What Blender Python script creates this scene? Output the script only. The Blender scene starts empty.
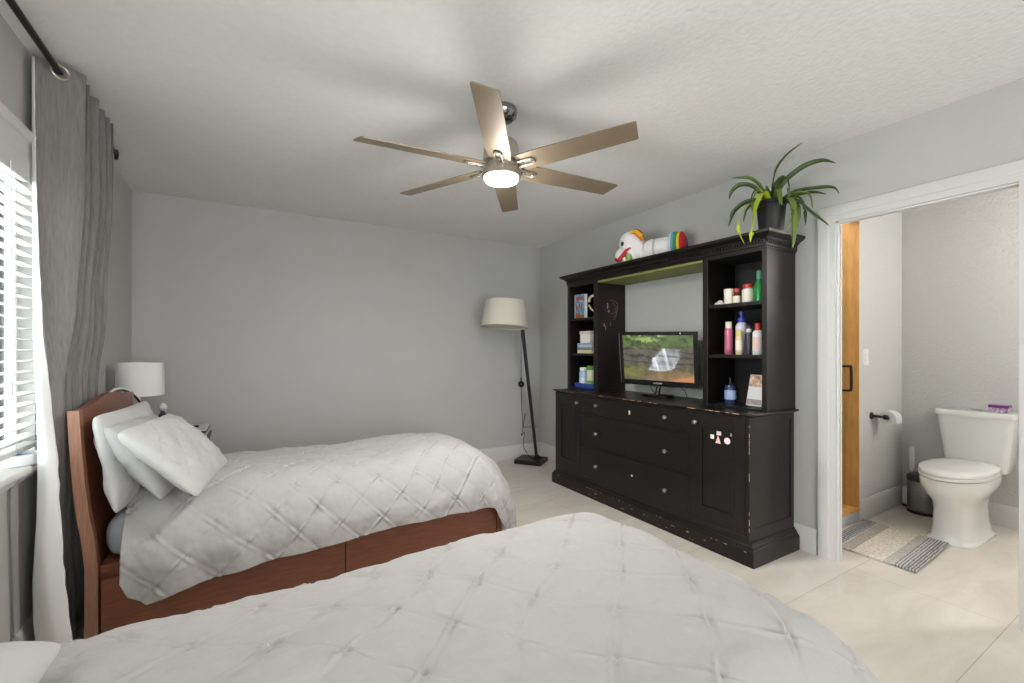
import bpy, bmesh, math, random
import numpy as np
from mathutils import Vector, Matrix

random.seed(7)
rng = np.random.default_rng(7)
S = bpy.context.scene
COL = S.collection
PI = math.pi

# ------------------------------------------------------------------ camera
EYE = 1.235
cam_d = bpy.data.cameras.new('camera')
cam = bpy.data.objects.new('camera', cam_d)
COL.objects.link(cam)
cam.location = (0, 0, EYE)
cam.rotation_euler = (PI / 2, 0, -math.atan(262 / 444.0))
cam_d.sensor_width = 36
cam_d.lens = 36 * 444.0 / 1024
cam_d.shift_y = 8.5 / 1024
cam_d.clip_start = 0.03
S.camera = cam

# ------------------------------------------------------------------ world, lights, exposure
W = bpy.data.worlds.new('daylight')
S.world = W
W.use_nodes = True
wn = W.node_tree.nodes['Background']
wn.inputs['Color'].default_value = (0.93, 0.97, 1.0, 1)
wn.inputs['Strength'].default_value = 5
S.view_settings.view_transform = 'Standard'
S.view_settings.look = 'None'
S.view_settings.gamma = 1
S.view_settings.use_curve_mapping = False
S.view_settings.exposure = 0.40
S.cycles.caustics_reflective = False
S.cycles.caustics_refractive = False


def area_light(name, loc, rot, sx, sy, power, color=(1, 1, 1)):
    d = bpy.data.lights.new(name, 'AREA')
    d.shape = 'RECTANGLE'
    d.size, d.size_y = sx, sy
    d.energy = power
    d.color = color
    o = bpy.data.objects.new(name, d)
    COL.objects.link(o)
    o.location = loc
    o.rotation_euler = rot
    return o


# added fill light behind the viewer, at an unseen window opening made for it
area_light('front_fill', (0.55, -2.78, 1.25), (math.radians(90), 0, 0), 1.9, 1.8, 26, (0.98, 0.99, 1))
# added upward fill light outside the blind, for daylight bounced off the ground
area_light('bounce_fill', (-2.0, 1.95, 0.35), (0, math.radians(-120), 0), 1.2, 1.7, 150, (0.98, 0.99, 1))
# unseen fill lamp added over the shower recess to brighten its tile
area_light('shower_fill', (3.42, 2.0, 2.40), (0, 0, 0), 0.2, 0.2, 9, (1, 0.99, 0.98))
# the bathroom's vanity lamp (out of view beside the doorway)
area_light('vanity_light', (4.15, 0.02, 2.02), (math.radians(-62), 0, math.radians(-12)), 0.7, 0.12, 50, (1, 0.99, 0.98))

# ------------------------------------------------------------------ helpers
OFF = {}


def sl(c):
    """sRGB 0-255 -> linear"""
    r = []
    for v in c:
        v /= 255.0
        r.append(v / 12.92 if v <= 0.04045 else ((v + 0.055) / 1.055) ** 2.4)
    return tuple(r)


def mat(name, c, rough=0.5, metal=0.0, vary=0.0, vscale=8.0, bump=0.0, bscale=60.0, coat=0.0, emit=None,
        estr=0.0, trans=0.0, stretch=None, detail=3.0, bdist=0.01, sheen=0.0, c2=None, spec=0.5):
    m = bpy.data.materials.new(name)
    m.use_nodes = True
    nt = m.node_tree
    b = nt.nodes['Principled BSDF']
    b.inputs['Base Color'].default_value = (*c, 1)
    b.inputs['Roughness'].default_value = rough
    b.inputs['Metallic'].default_value = metal
    b.inputs['Specular IOR Level'].default_value = spec
    if coat:
        b.inputs['Coat Weight'].default_value = coat
        b.inputs['Coat Roughness'].default_value = 0.15
    if sheen:
        b.inputs['Sheen Weight'].default_value = sheen
    if trans:
        b.inputs['Transmission Weight'].default_value = trans
    if emit:
        b.inputs['Emission Color'].default_value = (*emit, 1)
        b.inputs['Emission Strength'].default_value = estr
    tc = nt.nodes.new('ShaderNodeTexCoord')
    mp = nt.nodes.new('ShaderNodeMapping')
    nt.links.new(tc.outputs['Object'], mp.inputs['Vector'])
    if stretch:
        mp.inputs['Scale'].default_value = stretch
    if vary or c2:
        n = nt.nodes.new('ShaderNodeTexNoise')
        n.inputs['Scale'].default_value = vscale
        n.inputs['Detail'].default_value = detail
        nt.links.new(mp.outputs['Vector'], n.inputs['Vector'])
        r = nt.nodes.new('ShaderNodeValToRGB')
        ca = tuple(max(0, v * (1 - vary)) for v in c)
        cb = c2 if c2 else tuple(min(1, v * (1 + vary)) for v in c)
        r.color_ramp.elements[0].color = (*ca, 1)
        r.color_ramp.elements[1].color = (*cb, 1)
        r.color_ramp.elements[0].position = 0.3
        r.color_ramp.elements[1].position = 0.7
        nt.links.new(n.outputs['Fac'], r.inputs['Fac'])
        nt.links.new(r.outputs['Color'], b.inputs['Base Color'])
    if bump:
        n2 = nt.nodes.new('ShaderNodeTexNoise')
        n2.inputs['Scale'].default_value = bscale
        n2.inputs['Detail'].default_value = detail
        nt.links.new(mp.outputs['Vector'], n2.inputs['Vector'])
        bp = nt.nodes.new('ShaderNodeBump')
        bp.inputs['Strength'].default_value = bump
        bp.inputs['Distance'].default_value = bdist
        nt.links.new(n2.outputs['Fac'], bp.inputs['Height'])
        nt.links.new(bp.outputs['Normal'], b.inputs['Normal'])
    return m


def setp(o, label=None, cat=None, group=None, kind=None):
    if label:
        o['label'] = label
    if cat:
        o['category'] = cat
    if group:
        o['group'] = group
    if kind:
        o['kind'] = kind
    return o


def thing(name, loc, label, cat, group=None):
    o = bpy.data.objects.new(name, None)
    o.empty_display_size = 0.1
    COL.objects.link(o)
    o.location = loc
    OFF[o.name] = Vector(loc)
    return setp(o, label, cat, group)


def obj(name, bm, m, parent=None, smooth=False, label=None, cat=None, group=None, kind=None, normals=True):
    if isinstance(bm, bmesh.types.BMesh):
        if normals:
            bmesh.ops.recalc_face_normals(bm, faces=bm.faces[:])
        me = bpy.data.meshes.new(name)
        bm.to_mesh(me)
        bm.free()
    else:
        me = bm
    o = bpy.data.objects.new(name, me)
    COL.objects.link(o)
    if parent is not None:
        off = OFF[parent.name]
        o.parent = parent
    else:
        co = np.empty(len(me.vertices) * 3)
        me.vertices.foreach_get('co', co)
        co = co.reshape(-1, 3)
        lo, hi = co.min(0), co.max(0)
        off = Vector(((lo[0] + hi[0]) / 2, (lo[1] + hi[1]) / 2, lo[2]))
        if kind == 'structure':
            off = Vector((0, 0, 0))
        o.location = off
    me.transform(Matrix.Translation(-off))
    OFF[o.name] = Vector(off)
    if m is not None:
        me.materials.append(m)
    if smooth:
        me.polygons.foreach_set('use_smooth', [True] * len(me.polygons))
        if smooth == 'auto':
            try:
                me.set_sharp_from_angle(angle=math.radians(38))
            except Exception:
                pass
    me.update()
    return setp(o, label, cat, group, kind)


def B():
    return bmesh.new()


def box(bm, x0, x1, y0, y1, z0, z1, bev=0.0, seg=2):
    x0, x1 = min(x0, x1), max(x0, x1)
    y0, y1 = min(y0, y1), max(y0, y1)
    z0, z1 = min(z0, z1), max(z0, z1)
    v = [bm.verts.new(p) for p in ((x0, y0, z0), (x1, y0, z0), (x1, y1, z0), (x0, y1, z0),
                                   (x0, y0, z1), (x1, y0, z1), (x1, y1, z1), (x0, y1, z1))]
    fs = [bm.faces.new([v[i] for i in f]) for f in
          ((3, 2, 1, 0), (4, 5, 6, 7), (0, 1, 5, 4), (1, 2, 6, 5), (2, 3, 7, 6), (3, 0, 4, 7))]
    if bev:
        es = list({e for f in fs for e in f.edges})
        bmesh.ops.bevel(bm, geom=es, offset=bev, segments=seg, affect='EDGES', profile=0.5)
    return v


def prism(bm, poly, axis, a0, a1):
    """poly of 2D points extruded along axis ('x','y','z')"""
    def mk(p, a):
        if axis == 'x':
            return (a, p[0], p[1])
        if axis == 'y':
            return (p[0], a, p[1])
        return (p[0], p[1], a)
    va = [bm.verts.new(mk(p, a0)) for p in poly]
    vb = [bm.verts.new(mk(p, a1)) for p in poly]
    n = len(poly)
    bm.faces.new(va[::-1])
    bm.faces.new(vb)
    for i in range(n):
        bm.faces.new((va[i], va[(i + 1) % n], vb[(i + 1) % n], vb[i]))


def lathe(bm, prof, c, seg=24, M=None, cap=True, sx=1.0, sy=1.0):
    """prof: (r, z) list; c: centre; M: optional rotation"""
    rings = []
    c = Vector(c)
    for r, z in prof:
        ring = []
        for i in range(seg):
            a = 2 * PI * i / seg
            p = Vector((r * sx * math.cos(a), r * sy * math.sin(a), z))
            if M is not None:
                p = M @ p
            ring.append(bm.verts.new(c + p))
        rings.append(ring)
    for a, b in zip(rings, rings[1:]):
        for i in range(seg):
            j = (i + 1) % seg
            bm.faces.new((a[i], a[j], b[j], b[i]))
    if cap:
        bm.faces.new(rings[0][::-1])
        bm.faces.new(rings[-1])


def smooth_path(pts, n=8):
    P = [Vector(p) for p in pts]
    if len(P) < 3:
        return P
    out = []
    for i in range(len(P) - 1):
        p0 = P[max(i - 1, 0)]
        p1, p2 = P[i], P[i + 1]
        p3 = P[min(i + 2, len(P) - 1)]
        for k in range(n):
            t = k / n
            out.append(0.5 * ((2 * p1) + (p2 - p0) * t + (2 * p0 - 5 * p1 + 4 * p2 - p3) * t * t
                              + (-p0 + 3 * p1 - 3 * p2 + p3) * t ** 3))
    out.append(P[-1])
    return out


def tube(bm, pts, r, seg=10, cap=True):
    P = [Vector(p) for p in pts]
    rs = r if isinstance(r, (list, tuple)) else [r] * len(P)
    up = None
    rings = []
    for i, p in enumerate(P):
        t = (P[min(i + 1, len(P) - 1)] - P[max(i - 1, 0)]).normalized()
        if up is None:
            up = t.orthogonal().normalized()
        up = (up - t * up.dot(t))
        if up.length < 1e-6:
            up = t.orthogonal()
        up.normalize()
        w = t.cross(up)
        rings.append([bm.verts.new(p + (up * math.cos(2 * PI * k / seg) + w * math.sin(2 * PI * k / seg)) * rs[i])
                      for k in range(seg)])
    for a, b in zip(rings, rings[1:]):
        for i in range(seg):
            j = (i + 1) % seg
            bm.faces.new((a[i], a[j], b[j], b[i]))
    if cap:
        bm.faces.new(rings[0][::-1])
        bm.faces.new(rings[-1])


def ell(bm, c, rx, ry, rz, seg=20, rings=12, M=None):
    prof = [(math.sin(PI * k / rings), -math.cos(PI * k / rings)) for k in range(rings + 1)]
    c = Vector(c)
    rr = []
    for k, (r, z) in enumerate(prof):
        if k in (0, rings):
            p = Vector((0, 0, z * rz))
            rr.append([bm.verts.new(c + (M @ p if M else p))])
            continue
        ring = []
        for i in range(seg):
            a = 2 * PI * i / seg
            p = Vector((rx * r * math.cos(a), ry * r * math.sin(a), rz * z))
            ring.append(bm.verts.new(c + (M @ p if M else p)))
        rr.append(ring)
    for k in range(rings):
        a, b = rr[k], rr[k + 1]
        for i in range(seg):
            j = (i + 1) % seg
            if k == 0:
                bm.faces.new((a[0], b[j], b[i]))
            elif k == rings - 1:
                bm.faces.new((a[i], a[j], b[0]))
            else:
                bm.faces.new((a[i], a[j], b[j], b[i]))


def moulding(bm, XF, YR, YL, XB, prof):
    """profile (d, z) swept round the front and both ends of a cabinet that stands against a wall"""
    rows = []
    for d, z in prof:
        rows.append([bm.verts.new(p) for p in ((XB, YL + d, z), (XF - d, YL + d, z), (XF - d, YR - d, z), (XB, YR - d, z))])
    for a, b in zip(rows, rows[1:]):
        for i in range(4):
            j = (i + 1) % 4
            bm.faces.new((a[i], a[j], b[j], b[i]))
    bm.faces.new(rows[0])
    bm.faces.new(rows[-1])


def mesh_from_grid(name, V, nu, nv, closed_u=False):
    """V array (nu*nv,3) -> mesh"""
    faces = []
    for i in range(nu - (0 if closed_u else 1)):
        for j in range(nv - 1):
            a = i * nv + j
            b = ((i + 1) % nu) * nv + j
            faces.append((a, b, b + 1, a + 1))
    me = bpy.data.meshes.new(name)
    me.from_pydata([tuple(v) for v in V], [], faces)
    return me


def grid_normals(V):
    du = np.gradient(V, axis=0)
    dv = np.gradient(V, axis=1)
    n = np.cross(du, dv)
    return n / (np.linalg.norm(n, axis=2, keepdims=True) + 1e-12)


def rotM(ax, deg):
    return Matrix.Rotation(math.radians(deg), 3, ax)


# ------------------------------------------------------------------ materials
M_wall = mat('grey wall paint', sl((187, 186, 183)), 0.75, vary=0.02, vscale=3, bump=0.25, bscale=95, bdist=0.004)
M_bath = mat('bathroom wall paint', sl((200, 199, 196)), 0.5, bump=0.7, bscale=55, bdist=0.006, detail=2)
M_ceil = mat('textured ceiling', sl((234, 233, 230)), 0.9, vary=0.02, vscale=25, bump=0.55, bscale=45, bdist=0.006, detail=4)
M_trim = mat('white trim paint', sl((214, 213, 210)), 0.45, vary=0.01)
M_trimw = mat('worn white trim paint', sl((208, 207, 204)), 0.45)
M_bed = mat('white quilted cotton', sl((171, 169, 166)), 0.9, vary=0.01, vscale=6, bump=0.12, bscale=60, bdist=0.01, sheen=0.15, spec=0.2)
M_pil = mat('white pillow cotton', sl((188, 187, 185)), 0.9, bump=0.3, bscale=30, bdist=0.01, sheen=0.15, spec=0.2)
M_pilg = mat('plain pale pillow cotton', sl((176, 176, 175)), 0.9, bump=0.25, bscale=14, bdist=0.015, spec=0.2)
M_matt = mat('grey mattress ticking', sl((150, 152, 156)), 0.9, bump=0.2, bscale=200)
M_wood = mat('reddish brown wood', sl((120, 68, 46)), 0.38, vary=0.22, vscale=5, stretch=(2.0, 8.0, 22.0), bump=0.05, bscale=20, detail=5)
M_wood2 = mat('reddish brown veneer edge', sl((146, 106, 84)), 0.35, vary=0.2, vscale=5, stretch=(30, 30, 2.0), detail=5)
M_blk = mat('black stained wood', sl((22, 17, 15)), 0.36, vary=0.3, vscale=3, bump=0.06, bscale=40, spec=0.4)
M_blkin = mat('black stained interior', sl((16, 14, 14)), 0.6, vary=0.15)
M_greenlit = mat('painted green-lit underside', sl((122, 128, 66)), 0.6, vary=0.08)  # green light on the bay underside, put into the base colour
M_scuff = mat('bare wood scuff', sl((186, 150, 118)), 0.7, vary=0.2, vscale=50)
M_nick = mat('brushed nickel', sl((190, 184, 174)), 0.3, 1.0)
M_blade = mat('champagne fan blade', sl((142, 126, 106)), 0.45, 0.4, vary=0.05)
M_chrome = mat('polished chrome', sl((150, 152, 155)), 0.12, 1.0)
M_glow = mat('lit fan lens', (1, 1, 1), 0.4, emit=(1.0, 0.86, 0.62), estr=16)
M_curt = mat('charcoal curtain linen', sl((122, 120, 116)), 0.85, vary=0.16, vscale=10, stretch=(14, 14, 1.3), bump=0.5, bscale=26, bdist=0.006, sheen=0.2)
M_lin = mat('white curtain lining', sl((226, 226, 224)), 0.9, bump=0.15, bscale=12)
M_dark = mat('dark bronze metal', sl((42, 38, 36)), 0.35, 0.7)
M_black = mat('black satin', sl((26, 25, 25)), 0.38)
M_blackg = mat('black gloss plastic', sl((16, 16, 17)), 0.18)
M_shade = mat('off-white lamp linen', sl((206, 202, 188)), 0.9, bump=0.2, bscale=300, bdist=0.002)
M_shadew = mat('white lamp linen', sl((232, 230, 226)), 0.9, bump=0.2, bscale=300, bdist=0.002)
M_slat = mat('white blind slat', sl((212, 212, 210)), 0.45)
M_cer = mat('white glazed ceramic', sl((238, 238, 235)), 0.08, coat=0.4)
M_steel = mat('brushed steel', sl((150, 148, 146)), 0.28, 1.0, vary=0.06, vscale=4, stretch=(1, 1, 30))
M_glass = bpy.data.materials.new('clear thin glass')
M_glass.use_nodes = True
_n = M_glass.node_tree
_n.nodes.remove(_n.nodes['Principled BSDF'])
_t = _n.nodes.new('ShaderNodeBsdfTransparent'); _t.inputs['Color'].default_value = (0.94, 0.97, 0.96, 1)
_g = _n.nodes.new('ShaderNodeBsdfGlossy'); _g.inputs['Roughness'].default_value = 0.02
_f = _n.nodes.new('ShaderNodeLayerWeight'); _f.inputs['Blend'].default_value = 0.08
_m = _n.nodes.new('ShaderNodeMixShader')
_n.links.new(_f.outputs['Facing'], _m.inputs['Fac']); _n.links.new(_t.outputs['BSDF'], _m.inputs[1]); _n.links.new(_g.outputs['BSDF'], _m.inputs[2])
_n.links.new(_m.outputs['Shader'], _n.nodes['Material Output'].inputs['Surface'])
M_oak = mat('wood-look tile', sl((196, 148, 82)), 0.4, vary=0.16, vscale=4, stretch=(10, 10, 1.6), detail=5)
M_fence = mat('dark outside fence', sl((17, 16, 16)), 0.95, vary=0.3, vscale=5, stretch=(1, 12, 1))
M_ground = mat('outside ground', sl((120, 116, 104)), 0.95, vary=0.2, vscale=6)
M_tp = mat('white tissue paper', sl((240, 239, 236)), 0.95)
M_night = mat('dark brown wood', sl((50, 38, 32)), 0.4, vary=0.2, vscale=6, stretch=(3, 3, 20))


def plain(name, rgb, rough=0.4, **k):
    return mat(name, sl(rgb), rough, **k)


# floor: large rectangular stone-look tiles with thin joints
M_floor = bpy.data.materials.new('beige stone tile')
M_floor.use_nodes = True
nt = M_floor.node_tree
pb = nt.nodes['Principled BSDF']
tc = nt.nodes.new('ShaderNodeTexCoord')
mp = nt.nodes.new('ShaderNodeMapping')
mp.inputs['Location'].default_value = (-3.33 + 2.4, -1.182 + 1.8, 0)
nt.links.new(tc.outputs['Object'], mp.inputs['Vector'])
bk = nt.nodes.new('ShaderNodeTexBrick')
bk.inputs['Scale'].default_value = 1
bk.inputs['Brick Width'].default_value = 1.2
bk.inputs['Row Height'].default_value = 0.6
bk.inputs['Mortar Size'].default_value = 0.0018
bk.inputs['Mortar Smooth'].default_value = 0.1
bk.inputs['Bias'].default_value = 0
bk.offset = 0.33
bk.inputs['Color1'].default_value = (*sl((224, 218, 210)), 1)
bk.inputs['Color2'].default_value = (*sl((218, 211, 202)), 1)
bk.inputs['Mortar'].default_value = (*sl((186, 178, 168)), 1)
nt.links.new(mp.outputs['Vector'], bk.inputs['Vector'])
nz = nt.nodes.new('ShaderNodeTexNoise')
nz.inputs['Scale'].default_value = 2.6
nz.inputs['Detail'].default_value = 7
nz.inputs['Roughness'].default_value = 0.62
nz.inputs['Distortion'].default_value = 0.8
mp2 = nt.nodes.new('ShaderNodeMapping')
mp2.inputs['Scale'].default_value = (0.7, 1.9, 1)
mp2.inputs['Rotation'].default_value = (0, 0, 0.35)
nt.links.new(tc.outputs['Object'], mp2.inputs['Vector'])
nt.links.new(mp2.outputs['Vector'], nz.inputs['Vector'])
rp = nt.nodes.new('ShaderNodeValToRGB')
rp.color_ramp.elements[0].position = 0.3
rp.color_ramp.elements[0].color = (0.84, 0.82, 0.79, 1)
rp.color_ramp.elements[1].position = 0.68
rp.color_ramp.elements[1].color = (1.05, 1.04, 1.02, 1)
nt.links.new(nz.outputs['Fac'], rp.inputs['Fac'])
mx = nt.nodes.new('ShaderNodeMix')
mx.data_type = 'RGBA'
mx.blend_type = 'MULTIPLY'
mx.inputs['Factor'].default_value = 1
nt.links.new(bk.outputs['Color'], mx.inputs['A'])
nt.links.new(rp.outputs['Color'], mx.inputs['B'])
nt.links.new(mx.outputs['Result'], pb.inputs['Base Color'])
pb.inputs['Roughness'].default_value = 0.32
pb.inputs['Specular IOR Level'].default_value = 0.4

# ------------------------------------------------------------------ room shell
XL, XR, YB, YF, H = -0.77, 2.947, 4.346, -2.6, 2.44
BX, BYL, BYR = 4.54, 1.49, -0.1          # bathroom far wall, side walls
DY0, DY1, DH = 0.553, 1.272, 1.985        # doorway in the right wall
WY0, WY1, WZ0, WZ1 = 0.35, 2.60, 0.83, 1.985   # window in the left wall
T = 0.13
TL = 0.085
TR = 0.05                                # thin partition with a split pocket-door jamb


def struct(name, bm, m, parent=None, **k):
    return obj(name, bm, m, parent, kind='structure', **k)


bm = B(); box(bm, XL - T, BX + T, YF - T, YB + T, -0.08, 0); box(bm, XR, BX, BYL, 2.6, -0.08, 0.0)
struct('floor', bm, M_floor)
bm = B(); box(bm, XL - T, BX + T, YF - T, YB + T, H, H + 0.08)
struct('ceiling', bm, M_ceil)
bm = B(); box(bm, XL - T, XR + TR, YB, YB + T, 0, H)
struct('wall_back', bm, M_wall)
bm = B()
box(bm, XL - TL, XL, YF - T, WY0, 0, H)
box(bm, XL - TL, XL, WY1, YB, 0, H)
box(bm, XL - TL, XL, WY0, WY1, 0, WZ0 - 0.03)
box(bm, XL - TL, XL, WY0, WY1, WZ1, H)
struct('wall_left', bm, M_wall)
bm = B()
box(bm, XR, XR + TR, DY1, YB, 0, H)
box(bm, XR, XR + TR, YF, DY0, 0, H)
box(bm, XR, XR + TR, DY0, DY1, DH, H)
struct('wall_right', bm, M_wall)
FX0, FX1, FZ0, FZ1 = -0.4, 1.5, 0.3, 2.2                 # unseen opening added behind the viewer to let the fill light in
bm = B()
for a in ((XL - T, FX0, 0, H), (FX1, XR + TR, 0, H), (FX0, FX1, 0, FZ0), (FX0, FX1, FZ1, H)):
    box(bm, a[0], a[1], YF - T, YF, a[2], a[3])
struct('wall_front', bm, M_wall)
# bathroom
bm = B(); box(bm, BX, BX + T, BYR - T, 2.6, 0, H)
struct('wall_bathroom_far', bm, M_bath)
bm = B(); box(bm, 3.79, BX, BYL, BYL + 0.12, 0, H); box(bm, XR + TR, 3.79, BYL, BYL + 0.12, 2.2, H)
struct('wall_bathroom_left', bm, M_bath)
bm = B(); box(bm, XR + TR, BX, BYR - T, BYR, 0, H)
struct('wall_bathroom_right', bm, M_bath)
# shower recess lined with wood-look tile
bm = B()
box(bm, 3.778, 3.789, BYL - 0.004, 2.439, 0.096, 2.2)
box(bm, XR + TR, 3.79, 2.44, 2.6, 0, H)
struct('wall_shower', bm, M_oak)


def baseboard(name, segs):
    bm = B()
    for (axis, w, s, a0, a1) in segs:
        # s: direction off the wall
        prof = [(0, 0), (0.014, 0), (0.014, 0.115), (0.010, 0.128), (0.0085, 0.14), (0.003, 0.15), (0, 0.15)]
        pr = [(w + s * d, z) for d, z in prof]
        prism(bm, pr, axis, a0, a1)
    struct(name, bm, M_trim, smooth='auto')


baseboard('baseboard_back', [('x', YB, -1, XL, XR)])
baseboard('baseboard_right', [('y', XR, -1, 1.37, YB - 0.014), ('y', XR, -1, YF, 0.44)])
baseboard('baseboard_left', [('y', XL, 1, YF, YB - 0.014)])
baseboard('baseboard_bathroom_left', [('x', BYL, -1, 3.80, BX)])
baseboard('baseboard_bathroom_far', [('y', BX, -1, BYR, BYL - 0.014)])


# doorway casing with stepped profile
def casing(bm, side):
    x = XR if side < 0 else XR + TR
    cw = 0.092
    prof = [(0.0, 0.0), (0.0, 0.010), (0.016, 0.014), (0.03, 0.014), (0.034, 0.019), (0.075, 0.021), (cw - 0.004, 0.018), (cw, 0.012), (cw, 0.0)]
    # (w from opening, thickness)
    rows = []
    for w, t in prof:
        if side > 0:
            w = w + 0.012
        xx = x + side * t
        rows.append([bm.verts.new(p) for p in ((xx, DY0 - w, 0), (xx, DY0 - w, DH + w), (xx, DY1 + w, DH + w), (xx, DY1 + w, 0))])
    for a, b in zip(rows, rows[1:]):
        for i in range(3):
            bm.faces.new((a[i], a[i + 1], b[i + 1], b[i]))


bm = B()
casing(bm, -1)
casing(bm, 1)
struct('trim_1', bm, M_trimw, smooth='auto')
bm = B()
for y0, y1 in ((DY0 - 0.012, DY0 + 0.001), (DY1 - 0.001, DY1 + 0.012)):
    box(bm, XR - 0.009, XR + TR + 0.004, y0, y1, 0, DH)
box(bm, XR - 0.009, XR + TR + 0.004, DY0 - 0.012, DY1 + 0.012, DH - 0.001, DH + 0.012)
# two stop strips, as on a pocket-door jamb
for x0, x1 in ((XR + 0.002, XR + 0.018), (XR + 0.032, XR + 0.048)):
    box(bm, x0, x1, DY1 - 0.012, DY1 - 0.0011, 0, DH - 0.012, 0.002)
    box(bm, x0, x1, DY0, DY1 - 0.012, DH - 0.012, DH - 0.0011, 0.002)
struct('trim_2', bm, M_trim)

# ------------------------------------------------------------------ window with blind
bm = B()
fx = XL - 0.078
box(bm, fx, fx + 0.03, WY0, WY0 + 0.035, WZ0, WZ1); box(bm, fx, fx + 0.03, WY1 - 0.035, WY1, WZ0, WZ1)
box(bm, fx, fx + 0.03, WY0 + 0.035, WY1 - 0.035, WZ0, WZ0 + 0.04); box(bm, fx, fx + 0.03, WY0 + 0.035, WY1 - 0.035, WZ1 - 0.04, WZ1)
box(bm, fx, fx + 0.028, 1.45, 1.49, WZ0 + 0.04, WZ1 - 0.04)
win = struct('window_1', bm, M_trim)
bm = B()
box(bm, fx + 0.012, fx + 0.016, WY0 + 0.035, WY1 - 0.035, WZ0 + 0.04, WZ1 - 0.04)
struct('window_pane', bm, M_glass, win)
# head casing and stool (sill board) with a nose moulding
bm = B()
pr = [(XL, 1.985), (XL + 0.018, 1.985), (XL + 0.018, 2.055), (XL + 0.026, 2.060), (XL + 0.034, 2.078), (XL + 0.034, 2.088), (XL, 2.088)]
prism(bm, pr, 'y', 0.28, 2.66)
struct('trim_3', bm, M_trim, smooth='auto')
bm = B()
pr = [(XL - 0.07, 0.80), (XL - 0.07, 0.772), (XL, 0.772), (XL, 0.735), (XL + 0.022, 0.735), (XL + 0.026, 0.752), (XL + 0.05, 0.765), (XL + 0.052, 0.775),
      (XL + 0.066, 0.776), (XL + 0.072, 0.784), (XL + 0.072, 0.796), (XL + 0.066, 0.804), (XL - 0.07, 0.804)]
prism(bm, pr, 'y', 0.28, 2.64)
struct('trim_4', bm, M_trim, smooth='auto')

bl = thing('window_blind', (XL, 1.47, 0.84), 'white horizontal slat blind open in the window beside the charcoal curtain', 'blind')
bm = B()
box(bm, XL - 0.035, XL + 0.012, WY0 + 0.01, WY1 - 0.01, 1.925, 1.983)
box(bm, XL + 0.012, XL + 0.022, WY0 + 0.005, WY1 - 0.005, 1.895, 1.983, 0.003)
obj('valance', bm, M_slat, bl)
zs = 1.872
k = 0
while zs > 0.875:
    bm = B()
    n = 6
    va = []
    for i in range(n + 1):
        u = i / n - 0.5
        x = XL - 0.005 + u * 0.05
        z = zs + 0.003 * (1 - (2 * u) ** 2) - u * 0.004
        va.append((x, z))
    poly = va + [(x, z - 0.0025) for x, z in va[::-1]]
    prism(bm, poly, 'y', WY0 + 0.012, WY1 - 0.012)
    obj('slat', bm, M_slat, bl, smooth='auto')
    zs -= 0.0425
bm = B(); box(bm, XL - 0.03, XL + 0.02, WY0 + 0.012, WY1 - 0.012, 0.842, 0.862, 0.004)
obj('bottom_rail', bm, M_slat, bl)
for yy in (0.62, 1.2, 1.78, 2.36):
    bm = B()
    for xx in (XL - 0.031, XL + 0.021):
        box(bm, xx - 0.0008, xx + 0.0008, yy - 0.002, yy + 0.002, 0.85, 1.92)
    obj('ladder_cord', bm, M_slat, bl)
bm = B(); tube(bm, smooth_path([(XL + 0.026, 2.30, 1.92), (XL + 0.028, 2.30, 1.5), (XL + 0.027, 2.302, 1.12)]), 0.0022, 6)
lathe(bm, [(0.003, 0), (0.006, -0.01), (0.006, -0.04), (0.003, -0.05)], (XL + 0.027, 2.302, 1.12), 8)
obj('pull_cord', bm, M_slat, bl)

# outside: a tall dark board screen across the side yard, seen between the slats
bm = B()
for k in range(24):
    x = -1.02 - 0.2 * k
    box(bm, x - 0.192, x, 3.9 + (0.012 if k % 2 else 0), 3.93 + (0.012 if k % 2 else 0), -0.05, 3.3)
for x in (-1.4, -3.2, -5.0):
    box(bm, x - 0.09, x, 3.94, 4.03, -0.05, 3.35)
obj('fence', bm, M_fence, label='tall dark board fence outside the window, seen between the blind slats', cat='fence')
bm = B(); box(bm, -6, XL - T, -3, 7, -0.12, -0.05)
struct('ground', bm, M_ground)

# ------------------------------------------------------------------ curtain on its rod
rod = thing('curtain_rod', (-0.68, 2.0, 2.385), 'dark metal curtain rod running along the ceiling above the window', 'curtain rod')
bm = B()
tube(bm, [(-0.68, -0.1, 2.385), (-0.68, 3.40, 2.385)], 0.0125, 14)
obj('pole', bm, M_dark, rod, smooth='auto')
bm = B()
pts = []
for i in range(26):
    a = i / 25 * 3.3 * PI
    r = 0.032 - 0.022 * i / 25
    pts.append((-0.68 + 0.004 * math.sin(a), 3.45 - r * math.cos(a), 2.385 + r * math.sin(a)))
tube(bm, [(-0.68, 3.39, 2.385), (-0.68, 3.412, 2.385)] + pts, 0.005, 8)
obj('finial', bm, M_dark, rod, smooth=True)
for yy in (0.25, 3.12):
    bm = B()
    tube(bm, [(XL + 0.004, yy, 2.372), (-0.70, yy, 2.372), (-0.68, yy, 2.372)], 0.006, 8)
    lathe(bm, [(0.022, 0), (0.022, 0.008), (0.012, 0.012)], (XL, yy, 2.372), 14, rotM('Y', 90))
    obj('bracket', bm, M_dark, rod, smooth='auto')


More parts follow.
